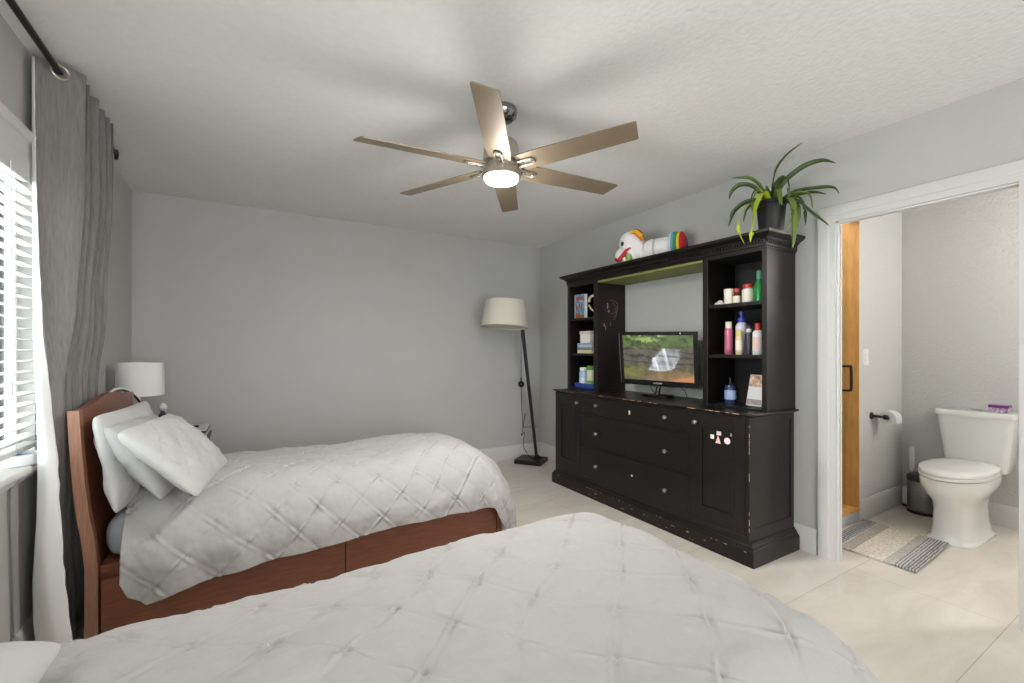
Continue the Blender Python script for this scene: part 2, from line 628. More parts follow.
def curtain_mesh():
    # plan of the folds at three heights; control points (x, y)
    wall_x, room_x = -0.748, -0.612
    tips = [2.585, 2.665, 2.79, 2.91, 2.985, 3.05]
    top = [(-0.742, 2.495)]
    for i, t in enumerate(tips):
        top.append((room_x - 0.004 * (i % 2), t))
        top.append((wall_x, t + 0.055))
    mid = [(-0.712, 2.475)]
    for i, t in enumerate(tips):
        top_t = 2.56 + 0.092 * i
        mid.append((-0.632 - 0.004 * (i % 2), top_t))
        mid.append((-0.728, top_t + 0.05))
    low = [(-0.692, 2.455)]
    for i in range(len(tips)):
        tt = 2.50 + 0.10 * i
        low.append((-0.655 - 0.006 * (i % 2), tt))
        low.append((-0.722, tt + 0.052))
    bot = [(-0.680, 2.43)]
    for i in range(len(tips)):
        tt = 2.49 + 0.10 * i
        bot.append((-0.640 - 0.006 * (i % 2), tt))
        bot.append((-0.720, tt + 0.052))
    levels = [(2.415, top), (2.0, top), (1.45, mid), (1.05, low), (0.7, low), (0.035, bot)]
    nz_, nper = 70, 8

    def plan(z):
        for (za, a), (zb, b) in zip(levels, levels[1:]):
            if z <= za and z >= zb:
                t = (za - z) / (za - zb)
                t = t * t * (3 - 2 * t)
                return [(p[0] * (1 - t) + q[0] * t, p[1] * (1 - t) + q[1] * t) for p, q in zip(a, b)]
        return levels[-1][1]
    V = []
    nv = None
    for i in range(nz_):
        z = 2.415 - (2.415 - 0.035) * i / (nz_ - 1)
        P = plan(z)
        row = []
        for j in range(len(P) - 1):
            for k in range(nper):
                t = k / nper
                te = t * t * (3 - 2 * t)
                x = P[j][0] * (1 - te) + P[j + 1][0] * te
                y = P[j][1] * (1 - t) + P[j + 1][1] * t
                x += 0.003 * math.sin(7 * z + 9 * j + 3 * t)
                y += 0.004 * math.sin(5 * z + 4 * j)
                row.append((x, y, z))
        row.append((P[-1][0], P[-1][1], z))
        nv = len(row)
        V += row
    return mesh_from_grid('fabric', V, nz_, nv)


cur = thing('curtain', (-0.69, 2.7, 0.03), 'charcoal grey linen curtain gathered at the right end of the window', 'curtain')
o = obj('fabric', curtain_mesh(), M_curt, cur, smooth=True)
sm = o.modifiers.new('thick', 'SOLIDIFY'); sm.thickness = 0.003; sm.offset = 0
# white lining, pushed forward by the window stool
rows = [(2.40, -.7455, 2.487, -.737, 2.481), (2.0, -.744, 2.483, -.729, 2.464), (1.6, -.738, 2.470, -.715, 2.452), (1.3, -.728, 2.440, -.697, 2.432),
        (1.05, -.704, 2.385, -.668, 2.40), (0.86, -.687, 2.335, -.640, 2.357), (0.76, -.684, 2.328, -.631, 2.350), (0.6, -.690, 2.345, -.628, 2.357), (0.45, -.702, 2.365, -.624, 2.362),
        (0.33, -.714, 2.385, -.618, 2.366), (0.18, -.712, 2.385, -.610, 2.374), (0.03, -.700, 2.395, -.592, 2.392)]
zz = np.array([r[0] for r in rows])[::-1]
V = []
nz_, nu_ = 90, 14
for i in range(nz_):
    z = 2.40 - 2.37 * i / (nz_ - 1)
    a = [np.interp(z, zz, np.array([r[k] for r in rows])[::-1]) for k in (1, 2, 3, 4)]
    for j in range(nu_):
        t = j / (nu_ - 1)
        wob = 0.004 * math.sin(9 * z + 5 * t) * min(1, max(0.0, (1.5 - z) / 0.5))
        edge = 0.0022 * math.sin(38 * z + 2 * math.sin(17 * z)) * t ** 4 * (1 if z < 1.0 else 0.3)
        V.append((a[0] * (1 - t) + a[2] * t + edge, a[1] * (1 - t) + a[3] * t - 0.022 * math.sin(PI * t) * min(1, max(0.05, (1.5 - z))) + wob, z))
o = obj('lining', mesh_from_grid('lining', V, nz_, nu_), M_lin, cur, smooth=True, label='white curtain lining')
sm = o.modifiers.new('thick', 'SOLIDIFY'); sm.thickness = 0.002; sm.offset = 0
for yy, xx in ((2.533, -0.676), (2.625, -0.68), (2.72, -0.68), (2.845, -0.68), (2.945, -0.68)):
    bm = B()
    prof = []
    for k in range(13):
        a = 2 * PI * k / 12
        prof.append((0.027 + 0.0065 * math.cos(a), 0.006 * math.sin(a)))
    lathe(bm, prof, (xx, yy, 2.385), 22, rotM('Z', 35) @ rotM('X', 90), cap=False)
    obj('grommet', bm, M_nick, cur, smooth=True)


# ------------------------------------------------------------------ beds
def make_bed(loc, label):
    x0, y0 = loc
    r = thing('single_bed', (x0, y0, 0), label, 'bed', 'matching twin beds')
    YN, YFAR, XF = 2.40, 3.36, 1.344
    xs = [(-.571, 0.0), (-.571, .36), (-.582, .48), (-.594, .56), (-.607, .70), (-.616, .85), (-.622, .992)]
    for y0_, y1_ in ((YN, YN + 0.045), (YFAR - 0.045, YFAR)):
        bm = B()
        back = [(x, z) for x, z in xs]
        front = [(x + 0.041 - 0.006 * z, z) for x, z in xs][::-1]
        prism(bm, back + front, 'y', y0_, y1_)
        obj('headboard_post', bm, M_wood2, r)
    # curved panel between the posts, arched top
    bm = B()
    n = 26
    prev = None
    zl = [0.30] + [z for _, z in xs[2:]]
    cols = []
    for i in range(n + 1):
        t = i / n
        y = YN + 0.045 + (YFAR - YN - 0.09) * t
        arch = 0.034 * (math.sin(PI * t) ** 2) if True else 0
        fr, bk_ = [], []
        for z in zl:
            xb = np.interp(z, [q[1] for q in xs], [q[0] for q in xs])
            zz_ = z + (arch * (z - 0.3) / 0.692)
            fr.append(bm.verts.new((xb + 0.033, y, zz_)))
            bk_.append(bm.verts.new((xb + 0.006, y, zz_)))
        cols.append((fr, bk_))
    for (f0, b0), (f1, b1) in zip(cols, cols[1:]):
        for k in range(len(zl) - 1):
            bm.faces.new((f0[k], f1[k], f1[k + 1], f0[k + 1]))
            bm.faces.new((b0[k], b0[k + 1], b1[k + 1], b1[k]))
        bm.faces.new((f0[-1], f1[-1], b1[-1], b0[-1]))
        bm.faces.new((f0[0], b0[0], b1[0], f1[0]))
    for f, b in (cols[0], cols[-1]):
        for k in range(len(zl) - 1):
            bm.faces.new((f[k], f[k + 1], b[k + 1], b[k]))
    obj('headboard_panel', bm, M_wood, r, smooth='auto')
    bm = B(); box(bm, -0.53, XF - 0.03, YN + 0.02, YFAR - 0.02, 0.315, 0.352, 0.003)
    obj('platform', bm, M_wood, r)
    bm = B()
    box(bm, -0.53, XF - 0.03, YN + 0.03, YN + 0.045, 0.0, 0.315)
    box(bm, -0.53, XF - 0.03, YFAR - 0.045, YFAR - 0.03, 0.0, 0.315)
    box(bm, -0.53, XF - 0.03, YN + 0.015, YN + 0.03, 0.0, 0.05)
    obj('side_rail', bm, M_wood, r)
    for a0, a1 in ((-0.521, 0.421), (0.425, 1.305)):
        bm = B(); box(bm, a0, a1, YN + 0.002, YN + 0.024, 0.055, 0.297, 0.002)
        obj('drawer', bm, M_wood, r)
    for a0, a1 in ((YN, YN + 0.045), (YFAR - 0.045, YFAR)):
        bm = B(); box(bm, XF - 0.034, XF, a0, a1, 0, 0.302, 0.003)
        obj('foot_post', bm, M_wood, r)
    bm = B(); box(bm, XF - 0.03, XF - 0.008, YN + 0.045, YFAR - 0.045, 0.04, 0.30, 0.002)
    obj('foot_panel', bm, M_wood, r)
    return r


bed1 = make_bed((0.38, 2.88), 'reddish brown wooden single bed with drawers beneath, standing by the back wall')
# the near bed: the same bed copied
bed2 = bed1.copy(); COL.objects.link(bed2)
DYB = -1.95
bed2.location = bed1.location + Vector((0, DYB, 0))
bed2['label'] = 'wooden single bed under the nearest white quilt at the bottom of the picture'
for ch in list(bed1.children):
    c = ch.copy(); COL.objects.link(c); c.parent = bed2

for dy, lab in ((0, 'pale mattress on the wooden bed by the back wall'), (DYB, 'mattress under the quilt of the nearest bed')):
    bm = B(); box(bm, -0.525, 1.25 if dy else 1.30, 2.43 + dy + (0.03 if dy else 0), 3.335 + dy, 0.354, 0.535, 0.07, 5)
    obj('mattress', bm, M_matt, smooth='auto', label=lab, cat='mattress')


def pintuck(a, b, p, amp, w, jit):
    """raised creases of a pinch-pleat quilt on a diamond lattice with pitch p"""
    s = (a + b) / p
    d = (a - b) / p
    es = (s - np.round(s)) * p / math.sqrt(2)
    ed = (d - np.round(d)) * p / math.sqrt(2)
    # distance along a crease from the nearest pinch point
    al_s = np.abs(d - np.round(d))
    al_d = np.abs(s - np.round(s))

    def crease(e):
        return np.exp(-(e / w) ** 2) - 0.55 * np.exp(-((e - 2.1 * w) / (1.3 * w)) ** 2)
    rs = crease(es) * (0.22 + 0.78 * np.cos(PI * al_s) ** 2)
    rd = crease(ed) * (0.22 + 0.78 * np.cos(PI * al_d) ** 2)
    pin = np.exp(-((es ** 2 + ed ** 2) / (2.6 * w) ** 2))
    puff = np.abs(np.sin(PI * s) * np.sin(PI * d))
    return amp * (rs + rd) * jit + amp * 0.7 * puff - amp * 0.8 * pin


def value_noise(a, b, sc, seed):
    g = np.random.default_rng(seed).random((64, 64))
    x, y = a * sc + 17.3, b * sc + 9.1
    xi, yi = np.floor(x).astype(int), np.floor(y).astype(int)
    fx_, fy_ = x - xi, y - yi
    fx_, fy_ = fx_ * fx_ * (3 - 2 * fx_), fy_ * fy_ * (3 - 2 * fy_)
    q = lambda i, j: g[i % 64, j % 64]
    return (q(xi, yi) * (1 - fx_) * (1 - fy_) + q(xi + 1, yi) * fx_ * (1 - fy_) + q(xi, yi + 1) * (1 - fx_) * fy_ + q(xi + 1, yi + 1) * fx_ * fy_) * 2 - 1


def quilt(x0, xf, yn, yf, ztop, hem_near, hem_far, hem_foot, pitch, rot, seed, rad=0.13, radf=0.2, amp=0.011, w=0.0058, NU=520, NV=430, bulge=None, nflare=0.0):
    """a draped cover: x0 head edge, xf/yn/yf outermost foot/near/far planes"""
    a = np.linspace(0, 1, NU)
    b = np.linspace(-1, 1, NV)
    Vx = np.zeros((NU, NV)); Vy = Vx.copy(); Vz = Vx.copy()
    foot_len = (PI / 2 - 2) * radf + (ztop - hem_foot)
    La = (xf - x0) + foot_len
    A = (a * La)[:, None] * np.ones((1, NV))

    def fold(t, T, r):
        e = t - (T - r)
        ph = np.clip(e / r, 0, PI / 2)
        pos = np.where(e <= 0, t, T - r + r * np.sin(ph))
        drop = np.where(e <= 0, 0, r * (1 - np.cos(ph)) + np.maximum(0, e - r * PI / 2))
        return pos, drop
    px, dx = fold(x0 + A, xf, radf)
    yc, hw = (yn + yf) / 2, (yf - yn) / 2
    hn = np.interp(px[:, 0], *zip(*hem_near))
    ln = hw + (PI / 2 - 2) * rad + np.maximum(ztop - hn, rad * 1.02)
    lf = hw + (PI / 2 - 2) * rad + (ztop - hem_far)
    Bc = np.where(b[None, :] < 0, b[None, :] * ln[:, None], b[None, :] * lf)
    sgn = np.sign(Bc)
    pyv, dy = fold(np.abs(Bc), hw, rad)
    py = yc + sgn * pyv
    drop = (dx ** 1.6 + dy ** 1.6) ** (1 / 1.6)
    z = ztop - drop
    # plan rounding of the foot corners
    cr = np.clip((np.abs(py - yc) - (hw - 0.25)) / 0.25, 0, 1)
    px = px - 0.07 * cr ** 2.2 * np.clip((px - (xf - 0.5)) / 0.5, 0, 1)
    cf = np.clip((px - (xf - 0.35)) / 0.35, 0, 1)
    py = yc + (py - yc) * (1 - 0.06 * cf ** 2)
    # crown, puff and long waves
    top = np.exp(-(drop / 0.12) ** 2)
    z = z + 0.028 * top * (1 - ((py - yc) / hw) ** 2)
    z = z + 0.016 * top * value_noise(A, Bc, 2.2, seed) + 0.008 * top * value_noise(A, Bc, 5.0, seed + 1)
    if bulge:
        z = z + bulge[1] * top * np.exp(-((px - bulge[0]) / 0.28) ** 2)
    hang = np.clip(dy / 0.3, 0, 1)
    py = py + sgn * hang * (0.012 * np.sin(A * 17 + 2 * np.sin(A * 5 + seed)) + nflare * np.clip(dy, 0, .4))
    hx = np.clip(dx / 0.3, 0, 1)
    px = px + hx * 0.014 * np.sin(Bc * 15 + seed)
    V = np.stack([px, py, z], axis=2)
    N = grid_normals(V)
    if N[NU // 2, NV // 2, 2] < 0:
        N = -N
    c, s_ = math.cos(rot), math.sin(rot)
    wa = A + 0.03 * value_noise(A, Bc, 3.1, seed + 3)
    wb = Bc + 0.03 * value_noise(A, Bc, 3.1, seed + 4)
    ar, br = wa * c - wb * s_, wa * s_ + wb * c
    jit = 0.75 + 0.45 * value_noise(A, Bc, 6, seed + 5)
    h = pintuck(ar, br, pitch, amp, w, jit)
    h = h + 0.003 * value_noise(A, Bc, 18, seed + 6) + 0.0016 * value_noise(A, Bc, 45, seed + 7) + 0.003 * np.abs(value_noise(A * 1.0 + Bc * 0.6, Bc * 1.6 - A * 0.5, 9, seed + 8))
    V = V + N * h[:, :, None]
    V[:, :, 2] = np.maximum(V[:, :, 2], 0.02)
    return V


def quilt_obj(V, label, name='quilt', m=None):
    nu, nv = V.shape[:2]
    o = obj(name, mesh_from_grid(name, V.reshape(-1, 3), nu, nv), m or M_bed, smooth=True, label=label, cat='quilt')
    s = o.modifiers.new('thick', 'SOLIDIFY'); s.thickness = 0.006; s.offset = -1
    return o


V1 = quilt(-0.455, 1.485, 2.345, 3.405, 0.585,
           [(-.46, .30), (-.43, .225), (-.365, .183), (-.258, .212), (-.04, .245), (.2, .265), (.69, .294), (1.17, .308), (1.31, .30), (1.36, .22), (1.46, .16)],
           0.22, 0.20, 0.21, 0.0, 11, bulge=(0.95, 0.024), radf=0.36, rad=0.28)
quilt_obj(V1, 'white pinch-pleated quilt spread on the wooden bed by the back wall')
V2 = quilt(-0.60, 1.295, 0.36, 1.50, 0.585, [(-.6, .25), (1.4, .25)], 0.25, 0.2, 0.25, 0.0, 29, radf=0.22, rad=0.2, amp=0.0095, w=0.0055)
quilt_obj(V2, 'white pinch-pleated quilt on the nearest bed, filling the bottom of the picture')


# ------------------------------------------------------------------ pillows
def pillow(name, c, ux, uy, w, h, t, label, m, tuck=0.0, seed=1, flange=0.0, sag=0.0):
    """ux: width direction, uy: height direction, thickness along ux x uy"""
    ux = Vector(ux).normalized(); uy = Vector(uy).normalized()
    uy = (uy - ux * uy.dot(ux)).normalized()
    uz = ux.cross(uy)
    n = 96
    g = np.linspace(-1, 1, n)
    U, Vv = np.meshgrid(g, g, indexing='ij')
    prof = np.clip(1 - np.abs(U) ** 2.8, 0, 1) ** 0.55 * np.clip(1 - np.abs(Vv) ** 2.8, 0, 1) ** 0.55
    inset = 1 - 0.045 * (1 - np.abs(Vv) ** 2) * np.abs(U) ** 6 - 0.05 * np.abs(U * Vv) ** 8
    inset2 = 1 - 0.045 * (1 - np.abs(U) ** 2) * np.abs(Vv) ** 6 - 0.05 * np.abs(U * Vv) ** 8
    X = U * w / 2 * inset
    Y = Vv * h / 2 * inset2
    fold_ = 0.5 - np.abs(value_noise(U * 1.3 + Vv * 0.5, Vv * 0.8 - U * 0.3, 2.6, seed + 9))
    nz1 = value_noise(U, Vv, 1.6, seed) * 0.018 + value_noise(U, Vv, 4.5, seed + 1) * 0.008 + 0.0022 * value_noise(U, Vv, 11, seed + 5) + 0.009 * fold_
    edge = prof ** 0.5
    sides = []
    for sgn in (1, -1):
        Z = sgn * (prof * t / 2 + nz1 * edge * 0.9) + sgn * 0.002
        if tuck and sgn > 0:
            Z = Z + pintuck(X + 0.01 * value_noise(U, Vv, 3, seed + 2), Y, tuck, 0.0055, 0.005, 0.9) * edge
        Z = Z - sag * (1 - (U) ** 2) * 0 + sag * U ** 2
        P = np.stack([X, Y, Z], 2).reshape(-1, 3)
        sides.append(P)
    M3 = np.array([[ux.x, uy.x, uz.x], [ux.y, uy.y, uz.y], [ux.z, uy.z, uz.z]])
    V = np.concatenate(sides) @ M3.T + np.array(c)
    faces = []
    N = n * n
    for i in range(n - 1):
        for j in range(n - 1):
            a, b_ = i * n + j, (i + 1) * n + j
            faces.append((a, b_, b_ + 1, a + 1))
            faces.append((N + a, N + a + 1, N + b_ + 1, N + b_))
    rim = [i * n for i in range(n)] + [(n - 1) * n + j for j in range(1, n)] + [i * n + n - 1 for i in range(n - 2, -1, -1)] + [j for j in range(n - 2, 0, -1)]
    for a, b_ in zip(rim, rim[1:] + rim[:1]):
        faces.append((a, N + a, N + b_, b_))
    me = bpy.data.meshes.new(name)
    me.from_pydata([tuple(v) for v in V], [], faces)
    bm = B(); bm.from_mesh(me); bpy.data.meshes.remove(me)
    o = obj(name, bm, m, smooth=True, label=label, cat='pillow')
    return o


pillow('pillow', (-0.475, 2.70, 0.765), (0.10, 1, 0.0), (-0.16, 0, 1), 0.64, 0.42, 0.13,
       'white flanged pillow standing against the wooden headboard, rearmost of three', M_pil, 0.0, 3)
pillow('pillow', (-0.385, 2.66, 0.755), (0.12, 1, -0.02), (-0.52, 0, 0.85), 0.58, 0.38, 0.13,
       'plain smooth pillow wedged between the standing pillow and the quilted pillow', M_pilg, 0.0, 5)
pillow('pillow', (-0.285, 2.64, 0.75), (0.16, 1, 0.0), (-0.70, 0, 0.74), 0.61, 0.41, 0.13,
       'white quilted pillow lying in front of the other two on the far bed', M_pil, 0.15, 8)
pillow('pillow', (-0.545, 0.85, 0.70), (0.05, 1, 0), (-1, 0, 0.14), 0.70, 0.46, 0.16,
       'white pillow at the head of the nearest bed, cut by the bottom left corner', M_pil, 0.0, 12)

# white hose looping over the headboard
bm = B()
pts = smooth_path([(-0.665, 3.02, 0.86), (-0.662, 3.08, 0.955), (-0.655, 3.20, 1.005), (-0.64, 3.36, 1.012), (-0.61, 3.50, 0.965), (-0.58, 3.56, 0.88), (-0.57, 3.57, 0.70)], 8)
tube(bm, pts, 0.007, 8)
arc = obj('curved_tube', bm, M_shadew, smooth=True, label='thin curved white tube looping up behind the wooden headboard', cat='tube')
bm = B()
tube(bm, [p + Vector((0.002, 0, -0.0085)) for p in pts], 0.0065, 8)
obj('lining_strip', bm, M_black, arc, smooth=True, label='black underside of the tube')

# ------------------------------------------------------------------ nightstand corner
ns = thing('nightstand', (-0.49, 3.82, 0), 'dark wooden nightstand in the back left corner behind the bed', 'nightstand')
bm = B(); box(bm, -0.74, -0.25, 3.56, 4.07, 0.60, 0.625, 0.004); obj('top', bm, M_night, ns)
bm = B(); box(bm, -0.73, -0.275, 3.575, 4.055, 0.10, 0.60); obj('body', bm, M_night, ns)
for z0, z1 in ((0.36, 0.585), (0.12, 0.345)):
    bm = B(); box(bm, -0.278, -0.26, 3.59, 4.04, z0, z1, 0.004)
    d = obj('drawer', bm, M_night, ns)
    bm = B(); lathe(bm, [(0.004, 0), (0.004, 0.01), (0.011, 0.016), (0.009, 0.024)], (-0.26, 3.815, (z0 + z1) / 2), 12, rotM('Y', 90))
    obj('knob', bm, M_nick, d, smooth='auto')
for x in (-0.71, -0.30):
    for y in (3.595, 4.035):
        bm = B(); box(bm, x - 0.02, x + 0.02, y - 0.02, y + 0.02, 0, 0.10); obj('leg', bm, M_night, ns)


def book(name, x0, x1, y0, y1, z0, z1, cover, label, group=None, spine='x0', m_page=None, bev=0.001, cat='book', lab2=None):
    """closed book lying or standing; the cover wraps three sides of the page block"""
    bm = B()
    t = min(0.003, (z1 - z0) * 0.12)
    bx = dict(x0=x0, x1=x1, y0=y0, y1=y1)
    box(bm, x0, x1, y0, y1, z0, z0 + t); box(bm, x0, x1, y0, y1, z1 - t, z1)
    if spine == 'x0':
        box(bm, x0, x0 + t, y0, y1, z0 + t, z1 - t)
    elif spine == 'x1':
        box(bm, x1 - t, x1, y0, y1, z0 + t, z1 - t)
    elif spine == 'y0':
        box(bm, x0, x1, y0, y0 + t, z0 + t, z1 - t)
    o = obj(name, bm, cover, label=label, cat=cat, group=group)
    bm = B()
    e = 0.004
    box(bm, x0 + (t if spine == 'x0' else e), x1 - (t if spine == 'x1' else e), y0 + (t if spine == 'y0' else e), y1 - e, z0 + t, z1 - t)
    obj('pages', bm, m_page or M_tp, o)
    return o


book('book', -0.50, -0.262, 3.70, 4.03, 0.625, 0.662, plain('pink book cover', (176, 92, 98)), 'pink book under the white magazine on the corner nightstand', spine='y0')
bm = B(); box(bm, -0.52, -0.258, 3.69, 4.035, 0.662, 0.684, 0.002)
mg = obj('magazine', bm, plain('white glossy paper', (222, 220, 216), 0.3), label='white magazine lying on top of the book stack on the nightstand', cat='magazine')
bm = B(); box(bm, -0.518, -0.259, 3.6885, 3.690, 0.664, 0.682); box(bm, -0.2585, -0.2565, 3.70, 4.03, 0.664, 0.682)
obj('spine', bm, plain('dark magazine spine', (58, 52, 54)), mg)
rm = B(); box(rm, -0.47, -0.315, 3.86, 3.90, 0.684, 0.698, 0.004)
rm_o = obj('remote_control', rm, M_blackg, label='black remote control lying on the white magazine', cat='remote control')
bm = B()
for i in range(5):
    for j in range(2):
        box(bm, -0.455 + i * 0.027, -0.440 + i * 0.027, 3.868 + j * 0.014, 3.876 + j * 0.014, 0.698, 0.6995)
obj('buttons', bm, plain('grey rubber', (90, 90, 92)), rm_o)

tl = thing('table_lamp', (-0.605, 3.66, 0.625), 'small table lamp with white drum shade on the corner nightstand', 'lamp')
bm = B(); lathe(bm, [(0.07, 0.625), (0.072, 0.632), (0.03, 0.645), (0.013, 0.66), (0.012, 0.76), (0.03, 0.80), (0.028, 0.84), (0.011, 0.88), (0.009, 0.98)], (-0.605, 3.66, 0), 24)
obj('base', bm, M_nick, tl, smooth='auto')


def drum(bm, c, r0, r1, z0, z1, seg=48, th=0.003):
    lathe(bm, [(r0, z0), (r1, z1), (r1 - th, z1), (r0 - th, z0), (r0, z0)], (c[0], c[1], 0), seg, cap=False)


bm = B(); drum(bm, (-0.605, 3.66), 0.124, 0.119, 0.945, 1.155)
sh = obj('shade', bm, M_shadew, tl, smooth='auto')
bm = B()
a = math.radians(-15)
for k in range(1):
    for z0, z1 in ((0.946, 1.154),):
        x, y = -0.605 + 0.1225 * math.cos(a), 3.66 + 0.1225 * math.sin(a)
        box(bm, x - 0.002, x + 0.002, y - 0.004, y + 0.004, z0, z1)
obj('seam', bm, plain('shade seam', (196, 194, 190), 0.8), sh)
bm = B()
lathe(bm, [(0.02, 0.955), (0.02, 0.96)], (-0.605, 3.66, 0), 12)
for k in range(3):
    a = 2 * PI * k / 3 + 0.3
    tube(bm, [(-0.605, 3.66, 0.958), (-0.605 + 0.121 * math.cos(a), 3.66 + 0.121 * math.sin(a), 0.952)], 0.0015, 6)
obj('spider', bm, M_nick, tl)

bt = B(); lathe(bt, [(0.026, 0.625), (0.028, 0.63), (0.028, 0.80), (0.022, 0.82), (0.010, 0.835), (0.010, 0.845)], (-0.483, 3.60, 0), 18)
bt_o = obj('bottle', bt, plain('dark blue plastic', (52, 58, 78), 0.3), smooth='auto', label='dark blue bottle with round white cap beside the table lamp', cat='bottle')
bt = B(); ell(bt, (-0.483, 3.60, 0.868), 0.023, 0.023, 0.027)
obj('cap', bt, plain('white plastic cap', (214, 214, 216), 0.35), bt_o, smooth=True, label='round white cap')

# dish on the window sill
dm = B()
lathe(dm, [(0.0, 0.804), (0.058, 0.804), (0.064, 0.810), (0.066, 0.838), (0.062, 0.846), (0.052, 0.846), (0.049, 0.838), (0.047, 0.824), (0.0, 0.822)], (-0.752, 2.375, 0), 40, cap=False)
ds_o = obj('round_dish', dm, plain('white plastic', (226, 230, 232), 0.3), smooth='auto', label='round white plastic dish with pale blue inside on the window sill', cat='dish')
dm = B(); lathe(dm, [(0.0, 0.8235), (0.046, 0.8245), (0.0475, 0.836), (0.046, 0.836), (0.044, 0.8262), (0.0, 0.8245)], (-0.752, 2.375, 0), 36, cap=False)
obj('liner', dm, plain('pale blue plastic', (160, 196, 220), 0.25), ds_o, smooth='auto', label='pale blue recess')
dm = B(); lathe(dm, [(0.014, 0.824), (0.012, 0.842), (0.0, 0.843)], (-0.752, 2.375, 0), 20, cap=False)
obj('knob', dm, plain('mid blue plastic', (120, 168, 204), 0.25), ds_o, smooth='auto')

# ------------------------------------------------------------------ floor lamp
fl = thing('floor_lamp', (2.66, 4.09, 0), 'black leaning floor lamp with off-white drum shade in the back right corner', 'lamp')
MB_ = rotM('Z', -53)
bm = B()
box(bm, -0.15, 0.15, -0.135, 0.135, 0.0, 0.045, 0.004)
bmesh.ops.transform(bm, matrix=Matrix.Translation((2.665, 4.10, 0)) @ MB_.to_4x4(), verts=bm.verts[:])
obj('base', bm, M_black, fl)
pb0, pb1 = Vector((2.735, 4.10, 0.05)), Vector((2.49, 4.03, 1.60))
bm = B(); tube(bm, [pb0, pb0.lerp(pb1, 0.5), pb1], [0.0165, 0.0185, 0.021], 14)
obj('pole', bm, M_black, fl, smooth='auto')
bm = B()
lathe(bm, [(0.03, 0.042), (0.03, 0.06), (0.022, 0.075)], (pb0.x, pb0.y, 0), 16)
box(bm, pb0.x - 0.05, pb0.x + 0.03, pb0.y - 0.05, pb0.y - 0.035, 0.042, 0.058)
obj('socket', bm, M_dark, fl, smooth='auto')
SC = Vector((2.20, 3.86, 0))
bm = B()
tube(bm, [pb1 + Vector((0, 0, -0.01)), Vector((SC.x, SC.y, 1.625))], 0.008, 10)
tube(bm, [(SC.x, SC.y, 1.64), (SC.x, SC.y, 1.52)], 0.016, 12)
obj('arm', bm, M_black, fl, smooth='auto')
bm = B(); drum(bm, SC, 0.237, 0.205, 1.462, 1.722, 64)
TM = Matrix.Translation((SC.x, SC.y, 1.59)) @ Matrix.Rotation(math.radians(2.5), 4, Vector((0.508, 0.861, 0))) @ Matrix.Rotation(math.radians(-4), 4, Vector((0.861, -0.508, 0))) @ Matrix.Translation((-SC.x, -SC.y, -1.59))
bmesh.ops.transform(bm, matrix=TM, verts=bm.verts[:])
sh2 = obj('shade', bm, M_shade, fl, smooth='auto')
bm = B(); lathe(bm, [(0.0, 1.474), (0.231, 1.474), (0.231, 1.478), (0.0, 1.478)], (SC.x, SC.y, 0), 48, cap=False)
bmesh.ops.transform(bm, matrix=TM, verts=bm.verts[:])
obj('diffuser', bm, M_shade, sh2, smooth='auto')
# cords and the round counterweight
cx = Vector((2.46, 3.98, 0))
bm = B()
tube(bm, [(cx.x, cx.y, 1.50), (cx.x, cx.y, 0.93)], 0.0035, 8)
lathe(bm, [(0.006, 0.91), (0.009, 0.925), (0.006, 0.945)], (cx.x, cx.y, 0), 10)
obj('pull_cord', bm, M_black, fl, smooth='auto')
bm = B(); ell(bm, (cx.x, cx.y, 0.875), 0.034, 0.034, 0.034)
obj('weight', bm, M_blackg, fl, smooth=True, label='round black counterweight')
bm = B()
pts = smooth_path([(cx.x, cx.y, 0.845), (cx.x + 0.015, cx.y + 0.01, 0.62), (cx.x + 0.03, cx.y + 0.01, 0.42), (cx.x + 0.05, cx.y + 0.02, 0.50), (cx.x + 0.065, cx.y + 0.02, 0.56), (cx.x + 0.035, cx.y + 0.02, 0.40),
                   (cx.x + 0.01, cx.y + 0.01, 0.33), (cx.x + 0.04, cx.y, 0.36), (cx.x + 0.03, cx.y, 0.22), (cx.x + 0.12, cx.y + 0.03, 0.10), (2.66, 4.04, 0.056), (2.73, 4.06, 0.06)], 8)
tube(bm, pts, 0.0035, 6)
tube(bm, smooth_path([(cx.x + 0.03, cx.y + 0.005, 0.42), (cx.x + 0.12, cx.y + 0.03, 0.41), (cx.x + 0.26, cx.y + 0.08, 0.40)]), 0.003, 6)
obj('power_cord', bm, M_black, fl, smooth=True)
bm = B(); box(bm, 2.60, 2.645, 4.0, 4.045, 0.042, 0.0445)
obj('tag', bm, M_tp, fl, label='small white tag')

# ------------------------------------------------------------------ ceiling fan
FC = Vector((1.086, 1.945, 0))
fan = thing('ceiling_fan', (FC.x, FC.y, 2.07), 'six-bladed champagne and nickel ceiling fan with a lit round lamp', 'ceiling fan')
bm = B(); lathe(bm, [(0.078, 2.44), (0.081, 2.425), (0.075, 2.403), (0.056, 2.386), (0.03, 2.378), (0.02, 2.376)], (FC.x, FC.y, 0), 32)
obj('canopy', bm, M_chrome, fan, smooth='auto')
bm = B(); lathe(bm, [(0.0125, 2.38), (0.0125, 2.31), (0.022, 2.305), (0.026, 2.285), (0.03, 2.275)], (FC.x, FC.y, 0), 20)
obj('downrod', bm, M_chrome, fan, smooth='auto')
bm = B(); lathe(bm, [(0.03, 2.285), (0.066, 2.28), (0.082, 2.262), (0.09, 2.225), (0.092, 2.175), (0.075, 2.165), (0.075, 2.135), (0.096, 2.132), (0.098, 2.105), (0.092, 2.098)], (FC.x, FC.y, 0), 40)
obj('motor_housing', bm, M_nick, fan, smooth='auto')
bm = B(); lathe(bm, [(0.086, 2.104), (0.086, 2.09), (0.080, 2.080), (0.06, 2.074), (0.0, 2.072)], (FC.x, FC.y, 0), 40, cap=False)
